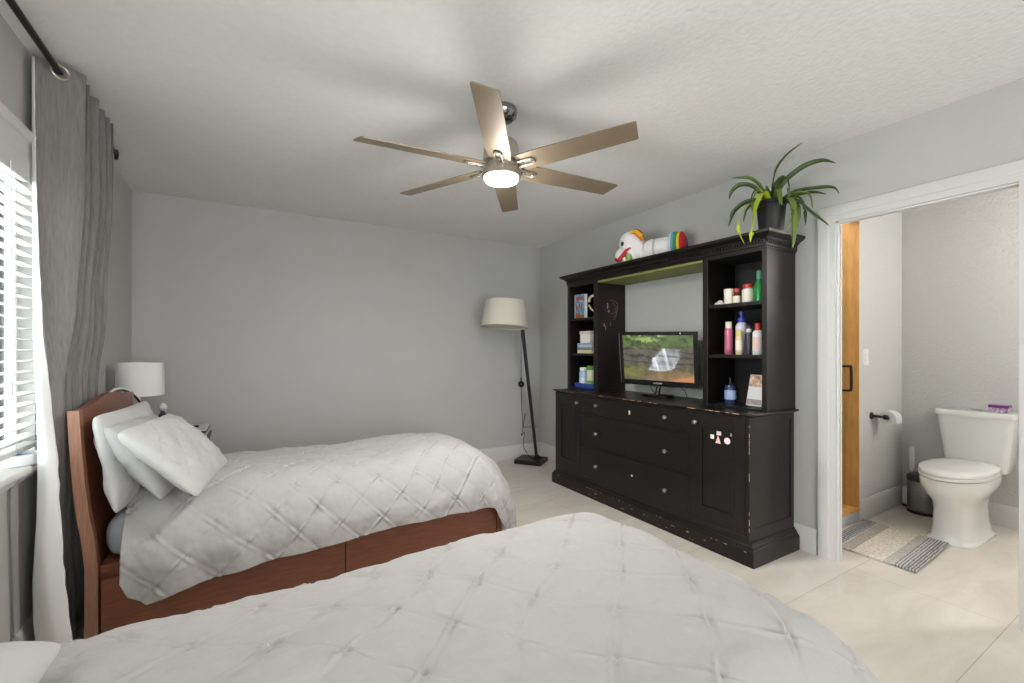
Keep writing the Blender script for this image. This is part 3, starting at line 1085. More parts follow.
obj('lamp_lens', bm, M_glow, fan, smooth=True, label='lit white lens')
ld = bpy.data.lights.new('fan_lamp', 'POINT'); ld.shadow_soft_size = 0.07; ld.energy = 6; ld.color = (1, 0.98, 0.96)
lo_ = bpy.data.objects.new('fan_lamp', ld); COL.objects.link(lo_); lo_.location = (FC.x, FC.y, 1.995)
ld2 = bpy.data.lights.new('fan_lamp_down', 'AREA'); ld2.shape = 'DISK'; ld2.size = 0.15; ld2.energy = 17; ld2.color = (1, 0.98, 0.96)
lo2 = bpy.data.objects.new('fan_lamp_down', ld2); COL.objects.link(lo2); lo2.location = (FC.x, FC.y, 2.068)
for k in range(6):
    th = math.radians(-124 + 60 * k)
    M4 = Matrix.Translation((FC.x, FC.y, 2.15)) @ Matrix.Rotation(th, 4, 'Z') @ Matrix.Rotation(math.radians(-13), 4, 'X')
    bm = B()
    ns_, r0, r1 = 8, 0.105, 0.70
    outline = [(r0, -0.056), (r0 + 0.1, -0.060), (r1 - 0.01, -0.053), (r1, -0.048), (r1 - 0.022, 0.050), (r1 - 0.03, 0.053), (r0 + 0.1, 0.060), (r0, 0.056)]
    va = [bm.verts.new((x, y, 0.003)) for x, y in outline]
    vb = [bm.verts.new((x, y, -0.003)) for x, y in outline]
    bm.faces.new(va); bm.faces.new(vb[::-1])
    for i in range(len(va)):
        j = (i + 1) % len(va)
        bm.faces.new((va[i], vb[i], vb[j], va[j]))
    bmesh.ops.transform(bm, matrix=M4, verts=bm.verts[:])
    blade = obj('blade', bm, M_blade, fan)
    bm = B()
    # forked blade iron under the blade
    tube(bm, [(0.07, 0, -0.012), (0.105, 0, -0.010)], 0.010, 8)
    pts = [(0.10, -0.018), (0.175, -0.018), (0.190, -0.010), (0.190, 0.010), (0.175, 0.018), (0.10, 0.018)]
    tube(bm, [(x, y, -0.008) for x, y in pts], 0.0055, 8)
    lathe(bm, [(0.005, -0.014), (0.007, -0.012), (0.007, -0.006)], (0.178, 0, 0), 10)
    lathe(bm, [(0.005, -0.014), (0.007, -0.012), (0.007, -0.006)], (0.125, 0, 0), 10)
    bmesh.ops.transform(bm, matrix=M4, verts=bm.verts[:])
    obj('blade_iron', bm, M_nick, blade, smooth='auto')

# ------------------------------------------------------------------ base cabinet
YR_, YL_ = 1.495, 3.365
bc = thing('sideboard', (2.69, 2.425, 0), 'long black wooden sideboard with three drawers and two doors against the right wall', 'sideboard')
bm = B(); moulding(bm, 2.475, YR_, YL_, 2.928, [(0.034, 0.0), (0.034, 0.082), (0.030, 0.092), (0.022, 0.098), (0.020, 0.108), (0.012, 0.116), (0.004, 0.130), (-0.01, 0.134)])
obj('plinth', bm, M_blk, bc)
bm = B()
box(bm, 2.478, 2.925, YR_ + 0.004, YL_ - 0.004, 0.10, 0.84)
# face frame
for y0, y1 in ((YR_, 1.518), (1.882, 1.901), (2.972, 3.001), (3.351, YL_)):
    box(bm, 2.4585, 2.49, y0, y1, 0.125, 0.848)
box(bm, 2.4592, 2.49, YR_ + 0.001, YL_ - 0.001, 0.838, 0.8495)
box(bm, 2.4592, 2.49, YR_ + 0.001, YL_ - 0.001, 0.126, 0.158)
for z0, z1 in ((0.417, 0.432), (0.687, 0.702)):
    box(bm, 2.4592, 2.49, 1.9, 2.973, z0, z1)
# framed ends
for yy, s in ((YR_, -1), (YL_, 1)):
    ya, yb = (yy - 0.0, yy + 0.012) if s < 0 else (yy - 0.012, yy)
    box(bm, 2.4901, 2.51, ya, yb, 0.125, 0.848)
    box(bm, 2.89, 2.928, ya, yb, 0.125, 0.848)
    box(bm, 2.5101, 2.8899, ya, yb, 0.125, 0.20)
    box(bm, 2.5101, 2.8899, ya, yb, 0.805, 0.848)
obj('body', bm, M_blk, bc)
bm = B(); moulding(bm, 2.475, YR_, YL_, 2.932, [(0.004, 0.848), (0.016, 0.852), (0.024, 0.856), (0.028, 0.862), (0.026, 0.868), (0.0, 0.8685)])
obj('worktop', bm, M_blk, bc)


def knob(p, parent):
    bm = B()
    lathe(bm, [(0.006, 0.0), (0.006, 0.010), (0.013, 0.016), (0.0155, 0.022), (0.013, 0.029), (0.005, 0.032)], p, 16, rotM('Y', -90))
    obj('knob', bm, M_nick, parent, smooth='auto', label='nickel knob')


def panel_door(y0, y1, z0, z1, kn):
    bm = B()
    x0 = 2.456
    box(bm, x0 + 0.006, x0 + 0.022, y0, y1, z0, z1)
    sw = 0.068
    # stiles and rails proud of the field, with a small inner bead
    box(bm, x0, x0 + 0.02, y0, y0 + sw, z0, z1, 0.0015); box(bm, x0, x0 + 0.02, y1 - sw, y1, z0, z1, 0.0015)
    box(bm, x0, x0 + 0.02, y0 + sw, y1 - sw, z0, z0 + 0.09, 0.0015); box(bm, x0, x0 + 0.02, y0 + sw, y1 - sw, z1 - 0.085, z1, 0.0015)
    by0, by1, bz0, bz1 = y0 + sw, y1 - sw, z0 + 0.09, z1 - 0.085
    q = 0.01
    for a in ((by0, by0 + q, bz0, bz1), (by1 - q, by1, bz0, bz1), (by0 + q, by1 - q, bz0, bz0 + q), (by0 + q, by1 - q, bz1 - q, bz1)):
        box(bm, x0 - 0.003, x0 + 0.01, *a, 0.002)
    d = obj('door', bm, M_blk, bc)
    knob((x0, kn[0], kn[1]), d)
    return d


dR = panel_door(1.52, 1.88, 0.16, 0.836, (1.842, 0.778))
dL = panel_door(3.003, 3.349, 0.16, 0.836, (3.03, 0.778))
drs = []
for z0, z1, zk in ((0.705, 0.835, 0.778), (0.435, 0.684, 0.547), (0.161, 0.414, 0.28)):
    bm = B(); box(bm, 2.456, 2.478, 1.903, 2.970, z0, z1, 0.003)
    d = obj('drawer', bm, M_blk, bc)
    knob((2.456, 2.785, zk), d); knob((2.456, 2.08, zk - 0.003), d)
    drs.append(d)
# stickers and chips
def sticker(parent, y, z, w, h, rgb, shape='box', label=None, name='sticker'):
    bm = B()
    if shape == 'tri':
        prism(bm, [(y + w / 2, z - h / 2), (y - w / 2, z - h / 2), (y, z + h / 2)], 'x', 2.4515, 2.4565)
    elif shape == 'disc':
        lathe(bm, [(w / 2, 0), (w / 2, 0.002)], (2.4565, y, z), 14, rotM('Y', -90))
    else:
        box(bm, 2.4545, 2.4565, y - w / 2, y + w / 2, z - h / 2, z + h / 2)
    obj(name, bm, plain('paper sticker', rgb, 0.6), parent, label=label)


def sticker_in(parent, y, z, w, h, rgb, shape='box', label=None):
    """on the recessed field of the right door"""
    bm = B()
    if shape == 'tri':
        prism(bm, [(y + w / 2, z - h / 2), (y - w / 2, z - h / 2), (y, z + h / 2)], 'x', 2.4605, 2.462)
    elif shape == 'disc':
        lathe(bm, [(w / 2, 0), (w / 2, 0.0015)], (2.462, y, z), 14, rotM('Y', -90))
    else:
        box(bm, 2.4605, 2.462, y - w / 2, y + w / 2, z - h / 2, z + h / 2)
    obj('sticker', bm, plain('paper sticker', rgb, 0.6), parent, label=label)


sticker_in(dR, 1.69, 0.728, 0.030, 0.026, (236, 214, 206), label='small pale sticker')
sticker_in(dR, 1.735, 0.700, 0.024, 0.026, (240, 236, 230), label='small square white sticker')
sticker_in(dR, 1.695, 0.690, 0.036, 0.05, (232, 196, 188), 'tri', label='pale pink triangular sticker')
sticker_in(dR, 1.635, 0.690, 0.040, 0.04, (240, 222, 222), 'disc', label='round white sticker')
sticker_in(dR, 1.61, 0.733, 0.012, 0.022, (150, 140, 136), label='small grey torn sticker')
sticker(drs[0], 2.425, 0.765, 0.014, 0.03, (210, 206, 198), label='small white paper scrap')
sticker(drs[2], 2.40, 0.296, 0.018, 0.018, (236, 232, 226), 'disc', label='small round white sticker')
# scuffed bare-wood marks on the plinth and edges
bm = B()
for k in range(46):
    y = random.uniform(1.46, 3.38) if k % 3 else random.uniform(2.75, 2.9)
    z = random.choice([0.088, 0.06, 0.03, 0.092]) + random.uniform(-0.012, 0.0)
    l, hh = random.uniform(0.004, 0.022), random.uniform(0.002, 0.005)
    z = min(z, 0.078)
    box(bm, 2.4405, 2.4425, y, y + l, z, z + hh)
for k in range(16):
    z = random.uniform(0.15, 0.8); l = random.uniform(0.006, 0.03)
    box(bm, 2.4575, 2.4592, YR_ - 0.0006, YR_ + 0.003, z, z + l)
for k in range(22):
    y = random.uniform(1.5, 3.3); l = random.uniform(0.01, 0.05)
    box(bm, 2.4462, 2.4475, y, y + l, 0.8595, 0.8635)
obj('scuffs', bm, M_scuff, bc, label='bare wood scuffs', kind='stuff')

# ------------------------------------------------------------------ hutch
hu = thing('hutch', (2.77, 2.425, 0.8685), 'black shelving hutch with two towers and a crown top on the sideboard', 'hutch')
UX, UB = 2.605, 2.938
ZB, ZT = 0.8685, 1.845
for y0, y1 in ((1.491, 1.506), (1.886, 1.906), (2.955, 2.975), (3.345, 3.363)):
    bm = B(); box(bm, UX + 0.01, UB, y0, y1, ZB, ZT)
    obj('side_panel', bm, M_blk, hu)
for (a0, a1), (b0, b1), (y0, y1) in (((1.480, 1.510), (1.871, 1.908), (1.510, 1.871)), ((2.951, 3.003), (3.339, 3.375), (3.003, 3.339))):
    bm = B()
    box(bm, UX, UX + 0.02, a0, a1, ZB, ZT, 0.002); box(bm, UX, UX + 0.02, b0, b1, ZB, ZT, 0.002)
    box(bm, UX, UX + 0.02, y0, y1, 1.825, ZT)
    box(bm, UX, UX + 0.02, y0, y1, ZB, 0.882)
    obj('face_frame', bm, M_blk, hu)
for y0, y1 in ((1.506, 1.886), (2.975, 3.345)):
    bm = B()
    box(bm, UB - 0.012, UB, y0, y1, ZB, ZT)
    box(bm, UX + 0.02, UB, y0, y1, ZB, 0.882)
    box(bm, UX + 0.02, UB, y0, y1, 1.826, ZT)
    obj('back_panel', bm, M_blkin, hu)
for y0, y1 in ((1.506, 1.886), (2.975, 3.345)):
    for z in (1.530, 1.205):
        bm = B(); box(bm, UX + 0.012, UB - 0.012, y0, y1, z - 0.022, z, 0.002)
        obj('shelf', bm, M_blk, hu)
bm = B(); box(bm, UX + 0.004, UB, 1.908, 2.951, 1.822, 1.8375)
obj('bay_top', bm, M_greenlit, hu, label='underside above the television with green light painted in')
bm = B(); moulding(bm, UX, 1.490, 3.367, UB, [(0.0, 1.838), (0.004, 1.838), (0.004, 1.848), (0.010, 1.852), (0.010, 1.885), (0.020, 1.889), (0.024, 1.898), (0.044, 1.910), (0.056, 1.918), (0.058, 1.934), (0.0, 1.936)])
obj('crown', bm, M_blk, hu)
bm = B()
n = int((3.377 - 1.480) / 0.019)
for i in range(n):
    y = 1.482 + i * 0.019
    box(bm, UX - 0.019, UX - 0.009, y, y + 0.0105, 1.868, 1.886)
for i in range(16):
    x = UX + 0.0 + i * 0.019
    box(bm, x, x + 0.0105, 1.471, 1.482, 1.868, 1.886)
obj('dentil_strip', bm, M_blk, hu)
# scratched sticker remains on the inner face of the left tower
bm = B()
yq = 2.955
for (x, z, w, h) in ((2.72, 1.60, .012, .05), (2.73, 1.57, .02, .018), (2.79, 1.66, .01, .004), (2.68, 1.44, .012, .03), (2.70, 1.41, .006, .04), (2.76, 1.45, .004, .03),
                     (2.615, 1.24, .01, .014), (2.617, 1.19, .006, .014), (2.615, 1.13, .007, .03)):
    box(bm, x, x + w, yq - 0.0012, yq + 0.0004, z, z + h)
for k in range(3):
    c = (2.78, 1.56 + 0.03 * k)
    pts = [(c[0] + (0.05 + 0.01 * k) * math.cos(a), yq - 0.0004, c[1] + 0.06 * math.sin(a)) for a in np.linspace(-1.2 - k * .3, 1.0 + k * .5, 12)]
    tube(bm, pts, 0.0012, 4)
obj('scratches', bm, plain('pale scratch', (150, 120, 116), 0.7), hu, label='pale sticker scraps and scratches', kind='stuff')

# ------------------------------------------------------------------ television
tv = thing('television', (2.74, 2.40, 0.8685), 'black flat screen television showing a forest waterfall, standing in the hutch', 'television')
yaw, pit, rol = 0.344, 0.16, -0.02
uu = Vector((math.sin(yaw), -math.cos(yaw), 0)); nn = Vector((-math.cos(yaw), -math.sin(yaw), 0))
v2 = Vector((0, 0, 1)) * math.cos(pit) + nn * math.sin(pit)
n2 = uu.cross(v2); n2 = n2 if n2.dot(nn) > 0 else -n2
tc_ = Vector((2.72, 2.397, 1.164))
M3 = Matrix(((uu.x, v2.x, n2.x, tc_.x), (uu.y, v2.y, n2.y, tc_.y), (uu.z, v2.z, n2.z, tc_.z), (0, 0, 0, 1))) @ Matrix.Rotation(rol, 4, 'Z')
TW, TH = 0.611, 0.426
def tvbox(bm, *a, **k):
    b2 = B(); box(b2, *a, **k); bmesh.ops.transform(b2, matrix=M3, verts=b2.verts[:])
    me = bpy.data.meshes.new('t'); b2.to_mesh(me); b2.free(); bm.from_mesh(me); bpy.data.meshes.remove(me)
bm = B()
tvbox(bm, -TW / 2, TW / 2, -TH / 2, TH / 2, -0.034, -0.004, bev=0.008)
tvbox(bm, -TW / 2 + 0.1, TW / 2 - 0.1, -TH / 2 + 0.06, TH / 2 - 0.06, -0.055, -0.034, bev=0.006)
obj('housing', bm, M_blackg, tv)
bm = B()
bz = 0.028
tvbox(bm, -TW / 2, -TW / 2 + bz, -TH / 2, TH / 2, -0.004, 0.004, bev=0.002)
tvbox(bm, TW / 2 - bz, TW / 2, -TH / 2, TH / 2, -0.004, 0.004, bev=0.002)
tvbox(bm, -TW / 2 + bz, TW / 2 - bz, TH / 2 - 0.026, TH / 2, -0.004, 0.004, bev=0.002)
tvbox(bm, -TW / 2 + bz, TW / 2 - bz, -TH / 2, -TH / 2 + 0.042, -0.004, 0.004, bev=0.002)
bez = obj('bezel', bm, M_blackg, tv)
bm = B(); tvbox(bm, -TW / 2 - 0.002, -TW / 2 + 0.003, -TH / 2 + 0.01, TH / 2 - 0.01, -0.012, 0.003)
obj('edge_strip', bm, M_nick, bez, label='bright edge strip')
# picture on the screen: waterfall in a wood, computed per vertex
nx_, ny_ = 132, 88
sx0, sx1, sy0, sy1 = -TW / 2 + bz, TW / 2 - bz, -TH / 2 + 0.042, TH / 2 - 0.026
U, Vv = np.meshgrid(np.linspace(0, 1, nx_), np.linspace(0, 1, ny_), indexing='ij')
def ns2(sc, seed, st=1.0):
    return 0.5 * value_noise(U * st, Vv, sc, seed) + 0.3 * value_noise(U * st, Vv, sc * 2.3, seed + 1) + 0.2 * value_noise(U * st, Vv, sc * 5, seed + 2)
def mixc(a, c, m):
    return a * (1 - m[..., None]) + np.array(c) * m[..., None]
def sstep(x, a, b_):
    t = np.clip((x - a) / (b_ - a), 0, 1); return t * t * (3 - 2 * t)
img = np.ones((nx_, ny_, 3)) * np.array((92, 86, 62.0))
fol = ns2(9, 3)
img = mixc(img, (74, 96, 44), sstep(Vv + 0.2 * fol, 0.62, 0.8))
img = mixc(img, (150, 172, 96), sstep(Vv + 0.35 * fol - 0.9 * np.abs(U - 0.38), 0.78, 0.98))
img = mixc(img, (40, 46, 26), sstep(ns2(11, 9), 0.12, 0.45) * sstep(Vv, 0.55, 0.8) * 0.8)
rock = sstep(Vv + 0.1 * ns2(5, 21), 0.22, 0.36) * (1 - sstep(Vv + 0.12 * ns2(6, 14), 0.66, 0.78))
img = mixc(img, (86, 82, 72), rock)
img = mixc(img, (46, 44, 38), rock * sstep(np.sin(Vv * 46 + 3 * ns2(4, 31) + U * 4), 0.2, 0.9) * 0.75)
img = mixc(img, (104, 112, 48), sstep(0.30 - np.hypot((U - 0.14) * 1.3, (Vv - 0.2) * 1.6), 0.02, 0.14) * (0.6 + 0.4 * ns2(8, 5)))
img = mixc(img, (126, 104, 76), (1 - sstep(Vv + 0.06 * ns2(6, 8), 0.15, 0.25)) * sstep(U, 0.3, 0.45))
img = mixc(img, (188, 122, 78), sstep(U + 0.2 * ns2(5, 77) - 1.6 * Vv, 0.62, 0.84) * 0.8)
nb = 0.03 * ns2(9, 61) + 0.015 * ns2(22, 67)
top_y = 0.72 - 0.20 * (1 - sstep(U + nb, 0.44, 0.60)) + nb
bot_y = 0.22 + 0.30 * sstep(U + nb, 0.66, 0.84) + 0.6 * nb
lft = 0.45 - 0.26 * (0.62 - Vv) + 1.4 * nb
wl = sstep(U - lft, -0.01, 0.04) * (1 - sstep(U + nb, 0.79, 0.84))
wat = wl * sstep(Vv, bot_y - 0.02, bot_y + 0.04) * (1 - sstep(Vv, top_y - 0.03, top_y + 0.015))
wp_ = U + 0.16 * (Vv - 0.5)
stre = 0.5 + 0.5 * value_noise(wp_ * 5.5, Vv * 0.35 + 3, 4, 55)
fine = 0.5 + 0.5 * value_noise(wp_ * 16, Vv * 0.8 + 1, 4, 58)
ledge = sstep(np.sin(Vv * 34 + 5 * nb + U * 3), 0.55, 0.95)
img = mixc(img, (196, 202, 214), wat * np.clip(0.42 + 0.60 * stre * (0.6 + 0.4 * fine) - 0.20 * ledge, 0, 1))
img = mixc(img, (226, 228, 234), wat * sstep(stre * 0.6 + fine * 0.4, 0.45, 0.75) * 0.8)
img = mixc(img, (206, 208, 214), sstep(0.035 - np.abs(Vv - bot_y - 0.01), 0, 0.03) * sstep(U, 0.34, 0.42) * (1 - sstep(U, 0.76, 0.83)) * (0.3 + 0.5 * fine))
img = np.clip(img + 26 * ns2(14, 101)[..., None], 8, 250)
P4 = [M3 @ Vector((sx0 + (sx1 - sx0) * u, sy0 + (sy1 - sy0) * v, 0.0)) for u, v in zip(U.ravel(), Vv.ravel())]
me = mesh_from_grid('screen', [tuple(p) for p in P4], nx_, ny_)
ca = me.color_attributes.new('picture', 'FLOAT_COLOR', 'POINT')
lin = np.where(img / 255 <= 0.04045, img / 255 / 12.92, ((img / 255 + 0.055) / 1.055) ** 2.4).reshape(-1, 3)
ca.data.foreach_set('color', np.c_[lin, np.ones(len(lin))].ravel())
M_scr = bpy.data.materials.new('lit screen picture'); M_scr.use_nodes = True
nt = M_scr.node_tree; pbs = nt.nodes['Principled BSDF']
at = nt.nodes.new('ShaderNodeAttribute'); at.attribute_name = 'picture'
pbs.inputs['Base Color'].default_value = (0.01, 0.01, 0.01, 1); pbs.inputs['Roughness'].default_value = 0.35
nt.links.new(at.outputs['Color'], pbs.inputs['Emission Color']); pbs.inputs['Emission Strength'].default_value = 0.95
obj('screen', me, M_scr, tv)


def text_mesh(body, size, M4, depth=0.0004):
    cu = bpy.data.curves.new('txt', 'FONT')
    cu.body = body; cu.size = size; cu.extrude = depth; cu.align_x = 'CENTER'; cu.align_y = 'CENTER'
    to = bpy.data.objects.new('txt', cu)
    COL.objects.link(to)
    dg = bpy.context.evaluated_depsgraph_get()
    me = bpy.data.meshes.new_from_object(to.evaluated_get(dg))
    bpy.data.objects.remove(to); bpy.data.curves.remove(cu)
    me.transform(M4)
    me.materials.clear()
    return me


obj('logo', text_mesh('SAMSUNG', 0.016, M3 @ Matrix.Translation((0.0, -TH / 2 + 0.02, 0.0044))), plain('silver lettering', (214, 214, 216), 0.3), bez)
bm = B(); tvbox(bm, 0.182, 0.192, TH / 2 - 0.017, TH / 2 - 0.007, 0.004, 0.005)
obj('sticker', bm, M_tp, bez, label='tiny white sticker on the frame')
bm = B()
bc_ = Vector((2.775, 2.44, 0.8685))
lathe(bm, [(0.13, 0.0), (0.132, 0.006), (0.12, 0.014), (0.04, 0.02), (0.0, 0.021)], bc_, 40, sx=0.62, sy=1.15, cap=False)
obj('stand_base', bm, M_blackg, tv, smooth='auto')
bm = B()
lo = M3 @ Vector((0, -TH / 2 + 0.03, -0.03))
tube(bm, [bc_ + Vector((0, 0.0, 0.015)), Vector((bc_.x + 0.005, bc_.y - 0.01, 0.95)), lo + Vector((0.03, 0, 0.03))], [0.02, 0.017, 0.017], 12)
obj('stand_neck', bm, M_blackg, tv, smooth='auto')
bm = B(); tube(bm, smooth_path([lo + Vector((0.01, -0.12, 0.02)), Vector((2.86, 2.25, 0.92)), Vector((2.87, 2.22, 0.873)), Vector((2.9, 2.05, 0.873))]), 0.003, 6)
tube(bm, smooth_path([lo + Vector((0.01, 0.06, 0.02)), Vector((2.79, 2.52, 0.93)), Vector((2.85, 2.5, 0.873)), Vector((2.91, 2.4, 0.873))]), 0.003, 6)
obj('cable', bm, M_black, tv, smooth=True)

# ------------------------------------------------------------------ things on the shelves
GR = 'toiletries on the middle right shelf'
GJ = 'jars on the top right shelf'


def jar(name, x, y, z, prof, m, label, cat, capprof=None, capm=None, group=None, capname='lid', bandprof=None, bandm=None, seg=22):
    bm = B(); lathe(bm, prof, (x, y, z), seg)
    o = obj(name, bm, m, smooth='auto', label=label, cat=cat, group=group)
    if capprof:
        bm = B(); lathe(bm, capprof, (x, y, z), seg)
        obj(capname, bm, capm, o, smooth='auto')
    if bandprof:
        bm = B(); lathe(bm, bandprof, (x, y, z), seg, cap=False)
        obj('paper_label', bm, bandm, o, smooth='auto')
    return o


c_cream = plain('cream plastic', (226, 220, 196)); c_white = plain('white plastic bottle', (232, 230, 228)); c_red = plain('red lid', (196, 62, 52))
c_pink = plain('pink shampoo', (190, 98, 128), 0.2); c_blue = plain('royal blue pump', (44, 66, 176)); c_yel = plain('pale yellow', (208, 204, 120))
c_brown = plain('brown glass', (84, 60, 44), 0.15); c_green = plain('green glass', (34, 132, 62), 0.08); c_tan = plain('peach plastic', (226, 196, 156)); c_dk = plain('dark grey plastic', (58, 56, 66), 0.3)
c_lbl = plain('pale printed label', (232, 226, 208), 0.6); c_teal = plain('teal foil', (92, 150, 132), 0.3); c_grn2 = plain('green lid', (88, 164, 66)); c_lilac = plain('pale lilac plastic', (216, 210, 232)); c_navy = plain('dark blue bottle', (40, 54, 92), 0.12)
zt = 1.530
# soap lump
bm = B(); ell(bm, (2.69, 1.845, zt + 0.012), 0.022, 0.034, 0.013, 14, 8); ell(bm, (2.69, 1.838, zt + 0.026), 0.012, 0.018, 0.009, 12, 6)
obj('seashell', bm, plain('chalky white shell', (224, 214, 206), 0.7, bump=0.4, bscale=80), smooth=True, label='small chalky white lump at the left end of the top right shelf', cat='ornament')
jar('jar', 2.71, 1.785, zt, [(0.031, 0), (0.032, 0.004), (0.032, 0.078)], c_white, 'white jar with white lid second from left on the top right shelf', 'jar',
    [(0.033, 0.075), (0.034, 0.08), (0.034, 0.100), (0.031, 0.104)], c_cream, GJ, bandprof=[(0.0325, 0.012), (0.0325, 0.06)], bandm=c_lbl)
jar('bottle', 2.70, 1.728, zt, [(0.022, 0), (0.023, 0.004), (0.023, 0.058), (0.015, 0.07), (0.015, 0.08)], c_brown, 'small brown bottle with red cap and cream label on the top right shelf', 'bottle',
    [(0.017, 0.076), (0.018, 0.08), (0.018, 0.098), (0.015, 0.100)], c_red, GJ, bandprof=[(0.0235, 0.008), (0.0235, 0.052)], bandm=c_lbl)
jar('jar', 2.71, 1.655, zt, [(0.036, 0), (0.038, 0.005), (0.038, 0.085), (0.027, 0.092), (0.027, 0.100)], c_white, 'wide cream jar with red lid on the top right shelf', 'jar',
    [(0.031, 0.094), (0.033, 0.098), (0.033, 0.116), (0.030, 0.120)], c_red, GJ, bandprof=[(0.0385, 0.014), (0.0385, 0.07)], bandm=c_lbl)
jar('bottle', 2.69, 1.572, zt, [(0.034, 0), (0.036, 0.006), (0.036, 0.085), (0.028, 0.11), (0.016, 0.135), (0.0145, 0.145)], c_green, 'green glass bottle with teal cap at the right end of the top right shelf', 'bottle',
    [(0.0165, 0.138), (0.017, 0.142), (0.017, 0.188), (0.014, 0.192)], c_teal, None, 'cap')
zt = 1.205
jar('bottle', 2.71, 1.79, zt, [(0.023, 0), (0.025, 0.005), (0.025, 0.165), (0.021, 0.172)], c_pink, 'pink bottle with white cap at the left of the middle right shelf', 'bottle',
    [(0.019, 0.172), (0.02, 0.176), (0.02, 0.212), (0.017, 0.215)], c_cream, GR, 'cap')
o = jar('pump_bottle', 2.745, 1.722, zt, [(0.034, 0), (0.036, 0.006), (0.036, 0.18), (0.03, 0.20), (0.016, 0.215)], c_lilac, 'tall pale bottle with royal blue pump top on the middle right shelf', 'bottle',
        [(0.020, 0.208), (0.024, 0.212), (0.024, 0.236), (0.009, 0.240), (0.009, 0.262)], c_blue, GR, 'pump')
bm = B(); tube(bm, [(2.745, 1.722, zt + 0.258), (2.745, 1.722, zt + 0.272), (2.715, 1.71, zt + 0.268)], 0.009, 8)
obj('nozzle', bm, c_blue, o, smooth='auto')
jar('bottle', 2.685, 1.703, zt, [(0.019, 0), (0.0205, 0.004), (0.0205, 0.11), (0.014, 0.122)], c_tan, 'small peach bottle with yellow cap in front of the pump bottle', 'bottle',
    [(0.017, 0.12), (0.019, 0.124), (0.019, 0.150), (0.012, 0.158)], c_yel, GR, 'cap', bandprof=[(0.0209, 0.03), (0.0209, 0.09)], bandm=c_lbl)
jar('bottle', 2.715, 1.655, zt, [(0.019, 0), (0.021, 0.004), (0.021, 0.13), (0.013, 0.145)], c_dk, 'dark bottle with white neck band on the middle right shelf', 'bottle',
    [(0.014, 0.143), (0.015, 0.146), (0.015, 0.18), (0.012, 0.184)], c_dk, GR, 'cap', bandprof=[(0.016, 0.142), (0.016, 0.164)], bandm=c_white)
jar('bottle', 2.70, 1.588, zt, [(0.029, 0), (0.031, 0.005), (0.031, 0.135), (0.024, 0.148), (0.013, 0.156)], c_white, 'white bottle with red flip cap at the right of the middle right shelf', 'bottle',
    [(0.017, 0.152), (0.018, 0.156), (0.018, 0.192), (0.014, 0.196)], c_red, GR, 'cap', bandprof=[(0.0314, 0.03), (0.0314, 0.11)], bandm=plain('pale pink label', (236, 206, 200), 0.6))
# clear tray the toiletries stand behind
bm = B(); box(bm, 2.640, 2.643, 1.53, 1.84, zt + 0.001, zt + 0.026)
box(bm, 2.643, 2.66, 1.53, 1.84, zt + 0.001, zt + 0.003)
obj('clear_guard', bm, M_glass, label='low clear plastic guard along the front of the middle right shelf', cat='shelf guard')
zt = 0.882
o = jar('pump_bottle', 2.72, 1.785, zt, [(0.033, 0), (0.035, 0.005), (0.035, 0.105), (0.03, 0.118), (0.014, 0.126)], c_navy, 'dark blue soap pump bottle on the bottom right shelf', 'bottle',
        [(0.016, 0.124), (0.017, 0.128), (0.017, 0.142), (0.006, 0.146), (0.006, 0.165)], M_blackg, None, 'pump', bandprof=[(0.0354, 0.03), (0.0354, 0.09)], bandm=plain('pale blue label', (150, 170, 204), 0.4))
bm = B(); tube(bm, [(2.72, 1.785, zt + 0.160), (2.72, 1.785, zt + 0.170), (2.695, 1.772, zt + 0.166)], 0.006, 8)
obj('nozzle', bm, M_blackg, o, smooth='auto')
# photo calendar leaning at the back
cd = thing('desk_calendar', (2.71, 1.62, zt), 'white desk calendar with a brown and orange photo on the bottom right shelf', 'calendar')
MC = Matrix.Translation((2.71, 1.625, zt)) @ Matrix.Rotation(math.radians(-10), 4, 'Z') @ Matrix.Rotation(math.radians(12), 4, 'Y')
def cbox(*a):
    b2 = B(); box(b2, *a); bmesh.ops.transform(b2, matrix=MC, verts=b2.verts[:]); return b2
obj('page', cbox(0, 0.002, -0.055, 0.055, 0.004, 0.20), c_white, cd)
obj('photo', cbox(-0.0012, 0, -0.052, 0.052, 0.125, 0.197), mat('orange brown photo', sl((196, 116, 62)), 0.3, c2=sl((236, 214, 190)), vscale=40, vary=0.4), cd)
obj('caption_strip', cbox(-0.0012, 0, -0.052, 0.052, 0.012, 0.045), mat('greyish photo strip', sl((170, 156, 150)), 0.4, vary=0.25, vscale=60), cd)
obj('stand', cbox(0.002, 0.06, -0.05, 0.05, 0.003, 0.006), c_white, cd)
# left tower
zt = 1.530
bk_o = thing('book', (2.70, 3.24, zt), 'blue and orange picture book standing on the top left shelf', 'book')
bm = B(); box(bm, 2.655, 2.657, 3.185, 3.325, zt, zt + 0.225); box(bm, 2.687, 2.689, 3.185, 3.325, zt, zt + 0.225); box(bm, 2.655, 2.689, 3.325, 3.329, zt, zt + 0.225)
obj('cover', bm, plain('pale book spine', (206, 212, 214)), bk_o)
bm = B(); box(bm, 2.6535, 2.655, 3.186, 3.318, zt + 0.002, zt + 0.223)
obj('cover_picture', bm, mat('blue orange cover art', sl((52, 108, 168)), 0.3, c2=sl((150, 186, 216)), vscale=26, vary=0.4), bk_o)
bm = B()
for (a, b_, c, d) in ((.165, .198, 3.20, 3.305), (.0, .03, 3.19, 3.31), (.03, .05, 3.25, 3.31)):
    box(bm, 2.6525, 2.6536, c, d, zt + a + 0.003, zt + b_ + 0.003)
for (y, z, w, h) in ((3.295, .075, .02, .05), (3.255, .11, .022, .03), (3.22, .08, .016, .07), (3.27, .06, .01, .03)):
    box(bm, 2.6525, 2.6536, y - w / 2, y + w / 2, zt + z, zt + z + h)
